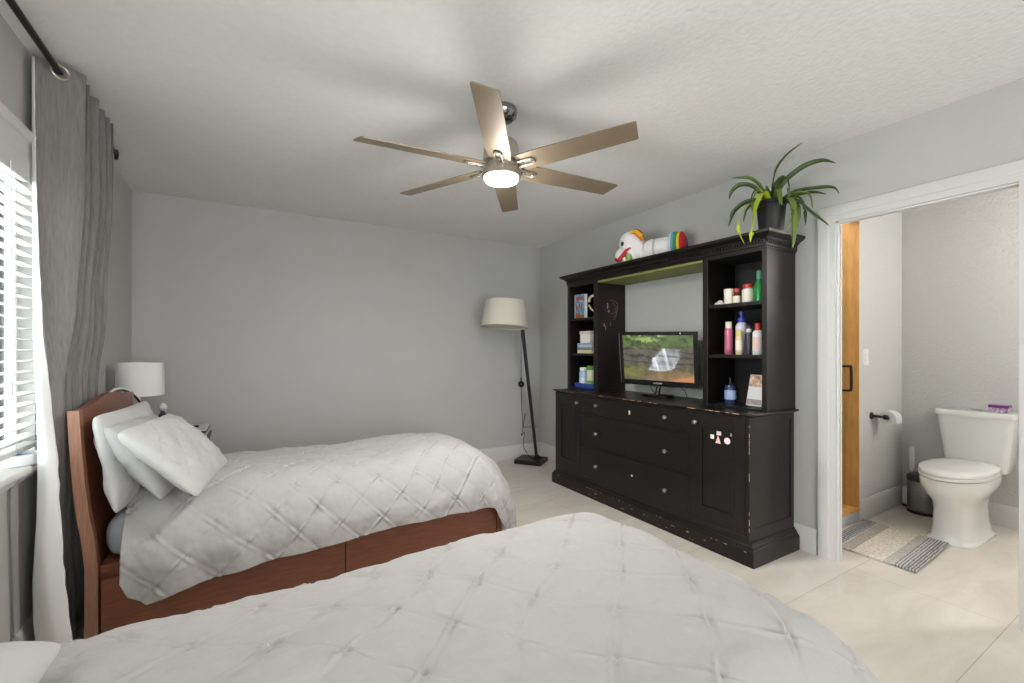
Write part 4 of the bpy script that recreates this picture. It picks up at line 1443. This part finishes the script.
obj('cover_print', bm, mat('orange cover art', sl((206, 122, 62)), 0.3, c2=sl((120, 66, 40)), vscale=30, vary=0.3), bk_o)
bm = B(); box(bm, 2.657, 2.687, 3.189, 3.325, zt + 0.003, zt + 0.222)
obj('pages', bm, M_tp, bk_o)
bm = B()
tube(bm, smooth_path([(2.70, 3.175, zt + 0.15), (2.70, 3.155, zt + 0.19), (2.70, 3.105, zt + 0.20), (2.70, 3.06, zt + 0.17)]), 0.012, 8)
tube(bm, smooth_path([(2.70, 3.175, zt + 0.12), (2.70, 3.14, zt + 0.08), (2.70, 3.10, zt + 0.06), (2.70, 3.05, zt + 0.07)]), 0.008, 8)
lathe(bm, [(0.04, 0), (0.042, 0.006), (0.012, 0.014), (0.01, 0.06), (0.01, 0.16)], (2.70, 3.06, zt), 16)
obj('ornament', bm, plain('cream ceramic', (222, 212, 182), 0.3), smooth='auto', label='cream curved ornament beside the picture book on the top left shelf', cat='ornament')
zt = 1.205
cols = [((206, 196, 160), .030), ((110, 132, 120), .024), ((178, 190, 206), .022), ((140, 156, 190), .018)]
labs = ['cream book at the bottom of the stack on the middle left shelf', 'grey green book second from the bottom of the middle left stack',
        'pale blue grey book third from the bottom of the middle left stack', 'thin blue book under the white box on the middle left shelf']
z = zt
for (rgb, t), l, dy, dx in zip(cols, labs, (0, .008, -.004, .012), (0, .006, -.003, .008)):
    book('book', 2.635 + dx, 2.80 + dx, 3.06 + dy, 3.262 + dy, z, z + t, plain('book cover', rgb), l, 'books stacked on the middle left shelf', spine='x0')
    z += t
bx_o = B(); box(bx_o, 2.65, 2.78, 3.10, 3.243, z, z + 0.098, 0.003)
o = obj('box', bx_o, plain('white card box', (226, 220, 212), 0.6), label='white cardboard box on top of the book stack in the left tower', cat='box')
bm = B(); box(bm, 2.646, 2.784, 3.096, 3.247, z + 0.080, z + 0.110, 0.003); obj('lid', bm, plain('pale box lid', (206, 198, 188), 0.6), o)
zt = 0.882
tr = B()
box(tr, 2.64, 2.80, 3.04, 3.315, zt, zt + 0.004)
for a in ((2.64, 2.644, 3.04, 3.315), (2.796, 2.80, 3.04, 3.315), (2.64, 2.80, 3.04, 3.044), (2.64, 2.80, 3.311, 3.315)):
    box(tr, *a, zt, zt + 0.045)
obj('tray', tr, plain('blue plastic tray', (42, 66, 150), 0.35), label='blue plastic tray holding bottles on the bottom left shelf', cat='tray')
jar('bottle', 2.70, 3.255, zt + 0.004, [(0.037, 0), (0.039, 0.005), (0.039, 0.14), (0.030, 0.15)], plain('pale blue plastic bottle', (170, 196, 222)), 'pale blue bottle with white lid in the blue tray', 'bottle',
    [(0.032, 0.15), (0.034, 0.154), (0.034, 0.182), (0.03, 0.186)], c_white, None, 'lid', bandprof=[(0.0394, 0.02), (0.0394, 0.09)], bandm=plain('blue white label', (208, 220, 232), 0.6))
jar('bottle', 2.705, 3.155, zt + 0.004, [(0.037, 0), (0.039, 0.005), (0.039, 0.155), (0.032, 0.165)], plain('cream green bottle', (214, 216, 188)), 'cream bottle with green lid in the blue tray', 'bottle',
    [(0.034, 0.165), (0.036, 0.169), (0.036, 0.20), (0.032, 0.204)], c_grn2, None, 'lid', bandprof=[(0.0394, 0.02), (0.0394, 0.07)], bandm=plain('green label', (120, 170, 92), 0.6))

# ------------------------------------------------------------------ unicorn cushion on top
ZC = 1.936
un = thing('plush_unicorn', (2.72, 2.45, ZC), 'white plush unicorn with rainbow mane and tail lying on top of the hutch', 'soft toy')
c_pl = mat('white plush', sl((236, 232, 230)), 0.95, bump=0.4, bscale=120, sheen=0.4)
bm = B()
# body: soft roll with a dip at the neck
n = 30
pts, rs = [], []
for i in range(n + 1):
    t = i / n
    y = 2.57 - 0.36 * t
    r = 0.082 * (1 - 0.32 * math.exp(-((t - 0.12) / 0.10) ** 2))
    if t < 0.03: r *= 0.8
    pts.append((2.72, y, ZC + r - 0.002 + 0.0 * t)); rs.append(r)
tube(bm, pts, rs, 22)
obj('body', bm, c_pl, un, smooth=True)
bm = B()
Mh = rotM('X', 30)
ell(bm, (2.72, 2.645, ZC + 0.122), 0.098, 0.15, 0.110, 26, 16, Mh)
ell(bm, (2.71, 2.755, ZC + 0.064), 0.068, 0.072, 0.062, 22, 14)
hd = obj('head', bm, c_pl, un, smooth=True)
bm = B(); ell(bm, (2.630, 2.715, ZC + 0.138), 0.008, 0.016, 0.018, 12, 8); obj('eye', bm, M_black, hd, smooth=True)
bm = B(); tube(bm, smooth_path([(2.655, 2.80, ZC + 0.03), (2.640, 2.765, ZC + 0.018), (2.635, 2.72, ZC + 0.045), (2.632, 2.67, ZC + 0.085), (2.636, 2.62, ZC + 0.10)]), [0.012] * 8 + [0.016] * 8 + [0.016] * 8 + [0.012] * 9, 10)
obj('mouth', bm, plain('dark red felt', (176, 36, 54), 0.9), hd, smooth=True, label='dark red mouth band')
bm = B(); ell(bm, (2.650, 2.655, ZC + 0.035), 0.03, 0.03, 0.035, 14, 10); obj('green_patch', bm, plain('soft green felt', (150, 180, 110), 0.9), hd, smooth=True)
bm = B(); ell(bm, (2.655, 2.70, ZC + 0.022), 0.03, 0.025, 0.022, 14, 10); obj('cream_patch', bm, plain('cream felt', (236, 228, 190), 0.9), hd, smooth=True)
for k, (rgb, dx) in enumerate((((206, 40, 44), -.03), ((240, 190, 40), -.055), ((70, 150, 70), -0.005), ((236, 120, 40), -.045))):
    bm = B()
    tube(bm, smooth_path([(2.72 + dx, 2.655 - 0.008 * k, ZC + 0.232 - 0.004 * k), (2.712 + dx, 2.59 - 0.006 * k, ZC + 0.238 - 0.012 * k), (2.70 + dx, 2.52 - 0.004 * k, ZC + 0.195 - 0.014 * k)]), [0.010] * 8 + [0.015] * 8 + [0.007], 10)
    obj('mane_strand', bm, plain('mane felt', rgb, 0.9), hd, smooth=True, label=['red', 'yellow', 'green', 'orange'][k] + ' mane strand')
bm = B(); lathe(bm, [(0.016, 0), (0.012, 0.02), (0.002, 0.05)], (2.75, 2.73, ZC + 0.19), 12, rotM('X', -40)); obj('horn', bm, plain('golden cloth', (214, 190, 130), 0.6), hd, smooth='auto')
bm = B(); lathe(bm, [(0.0835, -0.012), (0.086, 0), (0.0835, 0.012)], (2.72, 2.40, ZC + 0.081), 26, rotM('X', 90), cap=False); obj('collar', bm, plain('light grey piping', (186, 184, 182), 0.9), un, smooth=True)
yb = 2.255
for k, (rgb, wd) in enumerate((((214, 214, 220), .022), ((110, 168, 190), .026), ((60, 140, 84), .030), ((236, 206, 50), .026), ((200, 40, 44), .046), ((122, 60, 130), .008))):
    bm = B()
    r_ = 0.094 + 0.003 * math.sin(k + .5) - (0.006 if k == 4 else 0.066 if k == 5 else 0)
    e0 = r_ - 0.004 if k < 4 else r_ + 0.008
    e1 = r_ - 0.004 if k < 4 else r_ - (0.045 if k == 4 else 0.02)
    lathe(bm, [(0.02, 0.0), (e0, 0.001), (r_, wd * 0.4), (e1, wd - 0.001), (0.01, wd)], (2.72, yb, ZC + 0.096), 26, rotM('X', 90))
    obj('tail_band', bm, plain('tail felt', rgb, 0.9), un, smooth='auto', label=['white', 'light blue', 'green', 'yellow', 'red', 'purple'][k] + ' tail band')
    yb -= wd
bm = B(); ell(bm, (2.655, 2.27, ZC + 0.02), 0.035, 0.05, 0.02, 14, 8); obj('foot', bm, plain('dark pink felt', (196, 40, 78), 0.9), un, smooth=True)

# the toy lies slightly askew, tail towards the wall
MU = Matrix.Rotation(math.radians(24), 4, 'Z') @ Matrix.Diagonal((1, 0.77, 1.04, 1))
for o in list(un.children) + list(hd.children):
    o.data.transform(MU)

# ------------------------------------------------------------------ potted plant
pl = thing('potted_plant', (2.70, 1.508, ZC), 'leafy strap-leaved plant in a black pot on top of the hutch', 'plant')
bm = B(); lathe(bm, [(0.0, 0.0), (0.060, 0.0), (0.064, 0.004), (0.079, 0.165), (0.084, 0.167), (0.085, 0.188), (0.078, 0.188), (0.074, 0.165), (0.0, 0.160)], (2.70, 1.508, ZC), 30, cap=False)
obj('pot', bm, plain('black nursery pot', (13, 13, 14), 0.5), pl, smooth='auto')
bm = B(); lathe(bm, [(0.0, 0.168), (0.076, 0.166)], (2.70, 1.508, ZC), 24, cap=False)
obj('soil', bm, mat('potting soil', sl((52, 42, 34)), 0.95, bump=0.8, bscale=60), pl)
M_leaf = [mat('dark green leaf', sl((66, 84, 42)), 0.42, vary=0.2, vscale=6), mat('mid green leaf', sl((98, 118, 46)), 0.42, vary=0.2, vscale=6), mat('yellow green leaf', sl((176, 194, 36)), 0.45, vary=0.12, vscale=5)]
pc = Vector((2.70, 1.508, ZC + 0.17))


def leaf(offs, w, m, tw=0.0):
    """offs: (dx,dy,dz) from the pot's rim centre"""
    P = smooth_path([pc + Vector((o_[0], o_[1] * 1.12, o_[2])) for o_ in offs], 8)
    bm = B()
    prev = None
    n = len(P)
    for i, p in enumerate(P):
        t = i / (n - 1)
        tg = (P[min(i + 1, n - 1)] - P[max(i - 1, 0)]).normalized()
        side = tg.cross(Vector((0, 0, 1)))
        if side.length < 0.15:
            side = tg.cross(Vector((0.8, 0.5, 0.1)))
        side.normalize()
        if tw:
            side = (Matrix.Rotation(tw, 3, tg) @ side)
        nrm = side.cross(tg).normalized()
        ww = w * (0.55 + 0.45 * min(1, t * 4)) * (1 - max(0, (t - 0.55) / 0.45) ** 1.8 * 0.96)
        row = [bm.verts.new(p + side * ww * s + nrm * (abs(s) * ww * 0.35)) for s in (-1, -0.5, 0, 0.5, 1)]
        if prev:
            if prev[0].co != row[0].co:
                for k in range(4):
                    bm.faces.new((prev[k], prev[k + 1], row[k + 1], row[k]))
        prev = row
    o = obj('leaf', bm, M_leaf[m], pl, smooth=True, normals=False)
    s = o.modifiers.new('thick', 'SOLIDIFY'); s.thickness = 0.0015; s.offset = 0


# dy + is towards the window side of the picture (left), dz up
L = [
    ([(0, 0, 0), (0.0, -.012, .12), (-.01, -.035, .20), (-.02, -.09, .258), (-.04, -.175, .290)], .013, 0, 1.2),
    ([(0, .02, 0), (-.01, .05, .12), (-.02, .11, .20), (-.03, .21, .235)], .012, 1, 1.0),
    ([(0, .02, 0), (-.03, .07, .12), (-.05, .14, .165), (-.06, .19, .14), (-.065, .205, .09)], .014, 0, .9),
    ([(0, .02, 0), (.02, .09, .062), (.02, .16, .072), (.015, .225, .035), (.01, .243, -.005)], .012, 0, .8),
    ([(0, .03, 0), (-.05, .10, .04), (-.07, .165, .005), (-.08, .20, -.09)], .014, 0, .6),
    ([(0, .03, 0), (-.06, .06, .01), (-.09, .085, -.02), (-.10, .100, -.09)], .013, 0, .5),
    ([(0, -.02, 0), (-.01, -.06, .10), (.0, -.15, .165), (.0, -.24, .17), (-.01, -.31, .125)], .014, 0, -1.0),
    ([(0, -.02, 0), (.06, -.09, .06), (.08, -.18, .055), (.08, -.26, .03), (.08, -.29, -.015)], .011, 0, -.8),
    ([(0, -.02, 0), (.10, -.07, .05), (.13, -.15, .05), (.14, -.21, .02)], .010, 0, -.8),
    ([(0, -.02, 0), (-.04, -.05, .10), (-.07, -.10, .115), (-.09, -.13, .06), (-.09, -.135, -.04)], .014, 0, -.6),
    ([(0, 0, 0), (.01, -.012, .08), (.015, -.025, .15)], .018, 0, 1.2),
    ([(0, 0, 0), (.0, .014, .06), (-.01, .02, .125)], .017, 1, 1.2),
    ([(-.03, -.01, 0), (-.10, -.01, .05), (-.145, .0, -.03), (-.165, .015, -.16), (-.165, .025, -.235)], .021, 2, .0),
    ([(-.02, .03, 0), (-.10, .06, .01), (-.155, .085, -.07), (-.175, .085, -.16), (-.165, .06, -.235)], .011, 2, .4),
    ([(.02, -.04, 0), (.03, -.105, .0), (.05, -.17, -.085), (.06, -.255, -.185)], .020, 0, .4),
    ([(.0, -.05, 0), (-.01, -.105, .0), (-.02, -.125, -.09), (-.02, -.125, -.22), (-.02, -.118, -.29)], .015, 1, .4),
    ([(.0, -.05, 0), (.04, -.11, .04), (.06, -.16, .02), (.07, -.175, -.06)], .012, 1, -.4),
    ([(-.02, -.03, 0), (-.06, -.06, .06), (-.085, -.085, .03), (-.09, -.10, -.05)], .013, 1, .3),
    ([(-.03, .0, 0), (-.08, .02, .07), (-.11, .035, .04), (-.12, .04, -.05)], .015, 1, .4),
    ([(-.02, .01, 0), (-.06, .035, .09), (-.09, .05, .07), (-.10, .06, .0)], .013, 1, .5),
    ([(.02, -.05, 0), (.0, -.10, -.02), (-.01, -.115, -.10), (-.03, -.09, -.19)], .010, 1, .5),
    ([(.03, -.04, 0), (.05, -.11, .02), (.06, -.14, -.06), (.06, -.145, -.15)], .012, 0, .5),
    ([(.0, -.03, 0), (-.03, -.05, .07), (-.05, -.065, .04), (-.06, -.075, -.03)], .012, 1, .3),
    ([(.02, -.04, 0), (.03, -.09, .05), (.04, -.11, .0), (.04, -.12, -.09), (.04, -.115, -.16)], .013, 1, .3),
]
for offs, w, m, tw in L:
    leaf(offs, w, m, tw)

# ------------------------------------------------------------------ bathroom
to = thing('toilet', (4.1, 1.02, 0), 'white two-piece toilet with closed lid against the far bathroom wall', 'toilet')
TY = 1.028


def loft(bm, rings, cap=True):
    rr = [[bm.verts.new(p) for p in ring] for ring in rings]
    n = len(rr[0])
    for a, b_ in zip(rr, rr[1:]):
        for i in range(n):
            j = (i + 1) % n
            bm.faces.new((a[i], a[j], b_[j], b_[i]))
    if cap:
        bm.faces.new(rr[0][::-1]); bm.faces.new(rr[-1])


def egg(cx_, xf_, xb_, hw_, z, n=40, sq=2.0, sqb=3.5):
    """outline: pointed-round front at xf_, squarer back at xb_"""
    out = []
    for i in range(n):
        a = 2 * PI * i / n
        ca, sa = math.cos(a), math.sin(a)
        p = sq if ca < 0 else sqb
        x = math.copysign(abs(ca) ** (2 / p), ca)
        y = math.copysign(abs(sa) ** (2 / p), sa)
        L_ = (xb_ - cx_) if ca > 0 else (cx_ - xf_)
        out.append((cx_ + x * L_, TY + y * hw_ * 0.915, z))
    return out


bm = B()
loft(bm, [egg(4.06, 3.80, 4.36, .136, 0.0, sq=4, sqb=5), egg(4.06, 3.80, 4.36, .136, 0.014, sq=4, sqb=5), egg(4.06, 3.808, 4.34, .120, 0.03, sq=3.4, sqb=5), egg(4.06, 3.818, 4.32, .110, 0.10, sq=3.2, sqb=5), egg(4.06, 3.815, 4.30, .106, 0.20, sq=3, sqb=5),
          egg(4.05, 3.785, 4.30, .118, 0.26, sq=2.5, sqb=5), egg(4.03, 3.735, 4.30, .152, 0.31, sq=2.3, sqb=4), egg(4.02, 3.695, 4.32, .178, 0.36, sq=2.1, sqb=4), egg(4.02, 3.685, 4.33, .184, 0.40, sq=2.0, sqb=4), egg(4.02, 3.688, 4.33, .182, 0.418, sq=2.0, sqb=4)])
obj('bowl', bm, M_cer, to, smooth='auto')
bm = B()
loft(bm, [egg(4.02, 3.682, 4.30, .190, 0.424, sq=2.0, sqb=3.2), egg(4.02, 3.678, 4.30, .193, 0.430, sq=2.0, sqb=3.2), egg(4.02, 3.680, 4.30, .192, 0.442, sq=2.0, sqb=3.2), egg(4.02, 3.684, 4.30, .189, 0.445, sq=2.0, sqb=3.2)])
obj('seat', bm, M_cer, to, smooth='auto')
bm = B()
loft(bm, [egg(4.02, 3.682, 4.31, .190, 0.448, sq=2.0, sqb=3.2), egg(4.02, 3.680, 4.31, .192, 0.453, sq=2.0, sqb=3.2), egg(4.02, 3.686, 4.31, .188, 0.466, sq=2.0, sqb=3.2), egg(4.02, 3.72, 4.30, .16, 0.472, sq=2.0, sqb=3.2), egg(4.02, 3.80, 4.28, .10, 0.474, sq=2.0, sqb=3.2)])
obj('lid', bm, M_cer, to, smooth='auto')


def rrect(x0, x1, hy, z, r=0.04, n=6, cy=TY):
    out = []
    for (cx_, cy_, a0) in ((x1 - r, cy + hy - r, 0), (x0 + r, cy + hy - r, 90), (x0 + r, cy - hy + r, 180), (x1 - r, cy - hy + r, 270)):
        for k in range(n + 1):
            a = math.radians(a0 + 90 * k / n)
            out.append((cx_ + r * math.cos(a), cy_ + r * math.sin(a), z))
    return out


bm = B()
loft(bm, [rrect(4.34, 4.52, .150, .40), rrect(4.335, 4.525, .163, .46), rrect(4.33, 4.528, .172, .56), rrect(4.32, 4.53, .184, .66), rrect(4.312, 4.532, .191, .768)])
obj('tank', bm, M_cer, to, smooth='auto')
bm = B()
loft(bm, [rrect(4.302, 4.535, .199, .768), rrect(4.298, 4.536, .203, .775), rrect(4.298, 4.536, .203, .802), rrect(4.304, 4.534, .197, .810)])
tlid = obj('tank_lid', bm, M_cer, to, smooth='auto')
bm = B(); lathe(bm, [(0.03, .810), (0.03, .814), (0.026, .816)], (4.42, 1.03, 0), 24); obj('flush_button', bm, M_chrome, tlid, smooth='auto')
bm = B(); box(bm, 4.30, 4.345, TY - 0.10, TY + 0.10, 0.40, 0.44, 0.006); obj('hinge', bm, M_cer, to)

wp = thing('wipes_box', (4.40, 0.90, .810), 'small purple-lidded box standing on the toilet tank', 'box')
bm = B(); box(bm, 4.36, 4.44, 0.872, 0.960, .8105, .846, 0.005); obj('tub', bm, mat('purple and white print', sl((150, 84, 150)), 0.35, c2=sl((226, 210, 224)), vscale=70, vary=0.3), wp)
bm = B(); box(bm, 4.355, 4.445, 0.867, 0.965, .842, .862, 0.006); obj('lid', bm, plain('purple plastic', (112, 44, 122), 0.3), wp)

bn = thing('pedal_bin', (4.41, 1.312, 0), 'small stainless pedal bin with black lid in the bathroom corner', 'bin')
bm = B(); lathe(bm, [(0.098, 0.012), (0.100, 0.02), (0.100, 0.245)], (4.41, 1.312, 0), 32); obj('body', bm, M_steel, bn, smooth='auto')
bm = B(); lathe(bm, [(0.102, 0.0), (0.104, 0.004), (0.102, 0.022)], (4.41, 1.312, 0), 32); obj('base_ring', bm, M_black, bn, smooth='auto')
bm = B(); lathe(bm, [(0.103, 0.243), (0.105, 0.25), (0.104, 0.272), (0.085, 0.288), (0.0, 0.292)], (4.41, 1.312, 0), 32, cap=False); obj('lid', bm, M_black, bn, smooth='auto')
bm = B(); box(bm, 4.268, 4.33, 1.285, 1.33, 0.018, 0.030, 0.004); obj('pedal', bm, M_black, bn)

br = thing('toilet_brush', (4.495, 1.428, 0), 'white toilet brush in its holder behind the pedal bin', 'toilet brush')
bm = B(); lathe(bm, [(0.043, 0.02), (0.043, 0.14), (0.036, 0.146)], (4.495, 1.428, 0), 20); obj('holder', bm, c_white, br, smooth='auto')
bm = B(); lathe(bm, [(0.045, 0), (0.045, 0.02)], (4.495, 1.428, 0), 20); obj('foot', bm, M_black, br, smooth='auto')
bm = B(); lathe(bm, [(0.008, 0.14), (0.008, 0.29), (0.014, 0.30), (0.0165, 0.33), (0.0165, 0.47), (0.012, 0.48)], (4.47, 1.405, 0), 16); obj('handle', bm, c_white, br, smooth='auto')

tpz = thing('paper_holder', (4.0, 1.45, 0.74), 'black toilet paper holder on the left bathroom wall', 'paper holder')
bm = B(); lathe(bm, [(0.026, 0), (0.026, 0.008), (0.012, 0.014), (0.0095, 0.03), (0.0095, 0.07), (0.017, 0.078), (0.017, 0.10), (0.012, 0.105)], (3.985, BYL, 0.745), 18, rotM('X', 90)); obj('post', bm, M_black, tpz, smooth='auto')
bm = B(); tube(bm, [(3.97, 1.40, 0.745), (4.135, 1.40, 0.745)], 0.008, 10); lathe(bm, [(0.012, 0), (0.017, 0.006), (0.017, 0.02)], (3.965, 1.40, 0.745), 14, rotM('Y', 90)); obj('bar', bm, M_black, tpz, smooth='auto')
bm = B(); lathe(bm, [(0.018, 0), (0.052, 0), (0.053, 0.003), (0.053, 0.097), (0.052, 0.10), (0.018, 0.10), (0.018, 0)], (4.005, 1.40, 0.736), 32, rotM('Y', 90), cap=False)
box(bm, 4.006, 4.104, 1.346, 1.3475, 0.70, 0.74)
obj('toilet_roll', bm, M_tp, smooth='auto', label='white toilet roll hanging on the black paper holder', cat='toilet roll')

sw = thing('light_switch', (3.885, BYL, 1.18), 'white rocker light switch on the left bathroom wall', 'light switch')
bm = B(); box(bm, 3.835, 3.935, BYL - 0.006, BYL, 1.123, 1.243, 0.002); obj('plate', bm, c_white, sw)
bm = B(); box(bm, 3.868, 3.899, BYL - 0.010, BYL - 0.005, 1.150, 1.216, 0.002); obj('rocker', bm, c_white, sw)

# shower curb and glass door
bm = B(); box(bm, XR + TR, 3.79, BYL, BYL + 0.12, 0, 0.078); cb = struct('trim_5', bm, mat('grey curb tile', sl((176, 178, 182)), 0.4, vary=0.08, vscale=14))
bm = B(); box(bm, XR + TR, 3.792, BYL - 0.008, BYL + 0.13, 0.078, 0.094, 0.002); struct('trim_6', bm, M_oak)
gd = thing('glass_shower_door', (3.42, BYL + 0.05, 0.1), 'clear glass shower door with black pull handle inside the bathroom', 'shower door')
bm = B(); box(bm, 3.10, 3.725, BYL + 0.045, BYL + 0.053, 0.10, 2.03); obj('pane', bm, M_glass, gd)
bm = B()
for s in (-1, 1):
    y0 = BYL + (0.045 if s < 0 else 0.053)
    tube(bm, smooth_path([(3.64, y0, 1.12), (3.64, y0 + s * 0.045, 1.12), (3.64, y0 + s * 0.058, 1.105), (3.64, y0 + s * 0.058, 0.965), (3.64, y0 + s * 0.045, 0.95), (3.64, y0, 0.95)], 4), 0.009, 10)
obj('handle', bm, M_dark, gd, smooth='auto', label='black pull handle')

# bath mat with bands of different pile
bmz = thing('bath_mat', (3.5, 1.23, 0), 'woven bath mat banded grey, beige and white on the bathroom floor', 'mat')


def matband(y0, y1, rgb, name, ribs=False):
    nx2, ny2 = 150, max(8, int((y1 - y0) / 0.0025))
    xs_ = np.linspace(3.165, 3.815, nx2); ys_ = np.linspace(y0, y1, ny2)
    Xg, Yg = np.meshgrid(xs_, ys_, indexing='ij')
    z = 0.012 + 0.003 * value_noise(Xg, Yg, 90, 4) + 0.001
    if ribs:
        z = z + 0.005 * np.abs(np.sin(PI * (Yg - y0) / 0.0165))
    ed = np.minimum(np.minimum(Xg - 3.165, 3.815 - Xg) / 0.006, 1)
    z = z * np.clip(0.35 + ed, 0, 1)
    Xs = Xg + 0.003 * value_noise(Xg * 0, Yg, 60, 8) * (np.abs(Xg - 3.49) > 0.31)
    # slight skew of the mat on the floor
    Ys = Yg + (Xs - 3.165) * 0.055 - 0.01
    V = np.stack([Xs, Ys, z], 2).reshape(-1, 3)
    me = mesh_from_grid(name, V, nx2, ny2)
    mm = mat('mat pile ' + name, sl(rgb), 0.95, vary=0.22, vscale=60, bump=0.5, bscale=120)
    if ribs:
        t_ = mm.node_tree
        wv = t_.nodes.new('ShaderNodeTexWave'); wv.bands_direction = 'Y'; wv.inputs['Scale'].default_value = 22; wv.inputs['Distortion'].default_value = 1.2; wv.inputs['Detail'].default_value = 2; wv.inputs['Detail Scale'].default_value = 6
        tcc = t_.nodes.new('ShaderNodeTexCoord'); mpp = t_.nodes.new('ShaderNodeMapping'); mpp.inputs['Rotation'].default_value = (0, 0, -0.055); t_.links.new(tcc.outputs['Object'], mpp.inputs['Vector']); t_.links.new(mpp.outputs['Vector'], wv.inputs['Vector'])
        rr = t_.nodes.new('ShaderNodeValToRGB'); rr.color_ramp.elements[0].position = 0.35; rr.color_ramp.elements[1].position = 0.6
        rr.color_ramp.elements[0].color = (*sl((112, 112, 112)), 1); rr.color_ramp.elements[1].color = (*sl((190, 188, 184)), 1)
        t_.links.new(wv.outputs['Fac'], rr.inputs['Fac']); t_.links.new(rr.outputs['Color'], t_.nodes['Principled BSDF'].inputs['Base Color'])
    o = obj(name, me, mm, bmz, smooth=True)
    s = o.modifiers.new('thick', 'SOLIDIFY'); s.thickness = 0.010; s.offset = 1 if False else -1
    return o


for y0, y1, rgb, ribs in ((1.355, 1.44, (138, 134, 130), True), (1.29, 1.355, (176, 168, 158), False), (1.135, 1.29, (222, 214, 202), False), (1.085, 1.135, (186, 182, 176), False), (0.985, 1.085, (130, 130, 130), True)):
    matband(y0, y1, rgb, 'band', ribs)
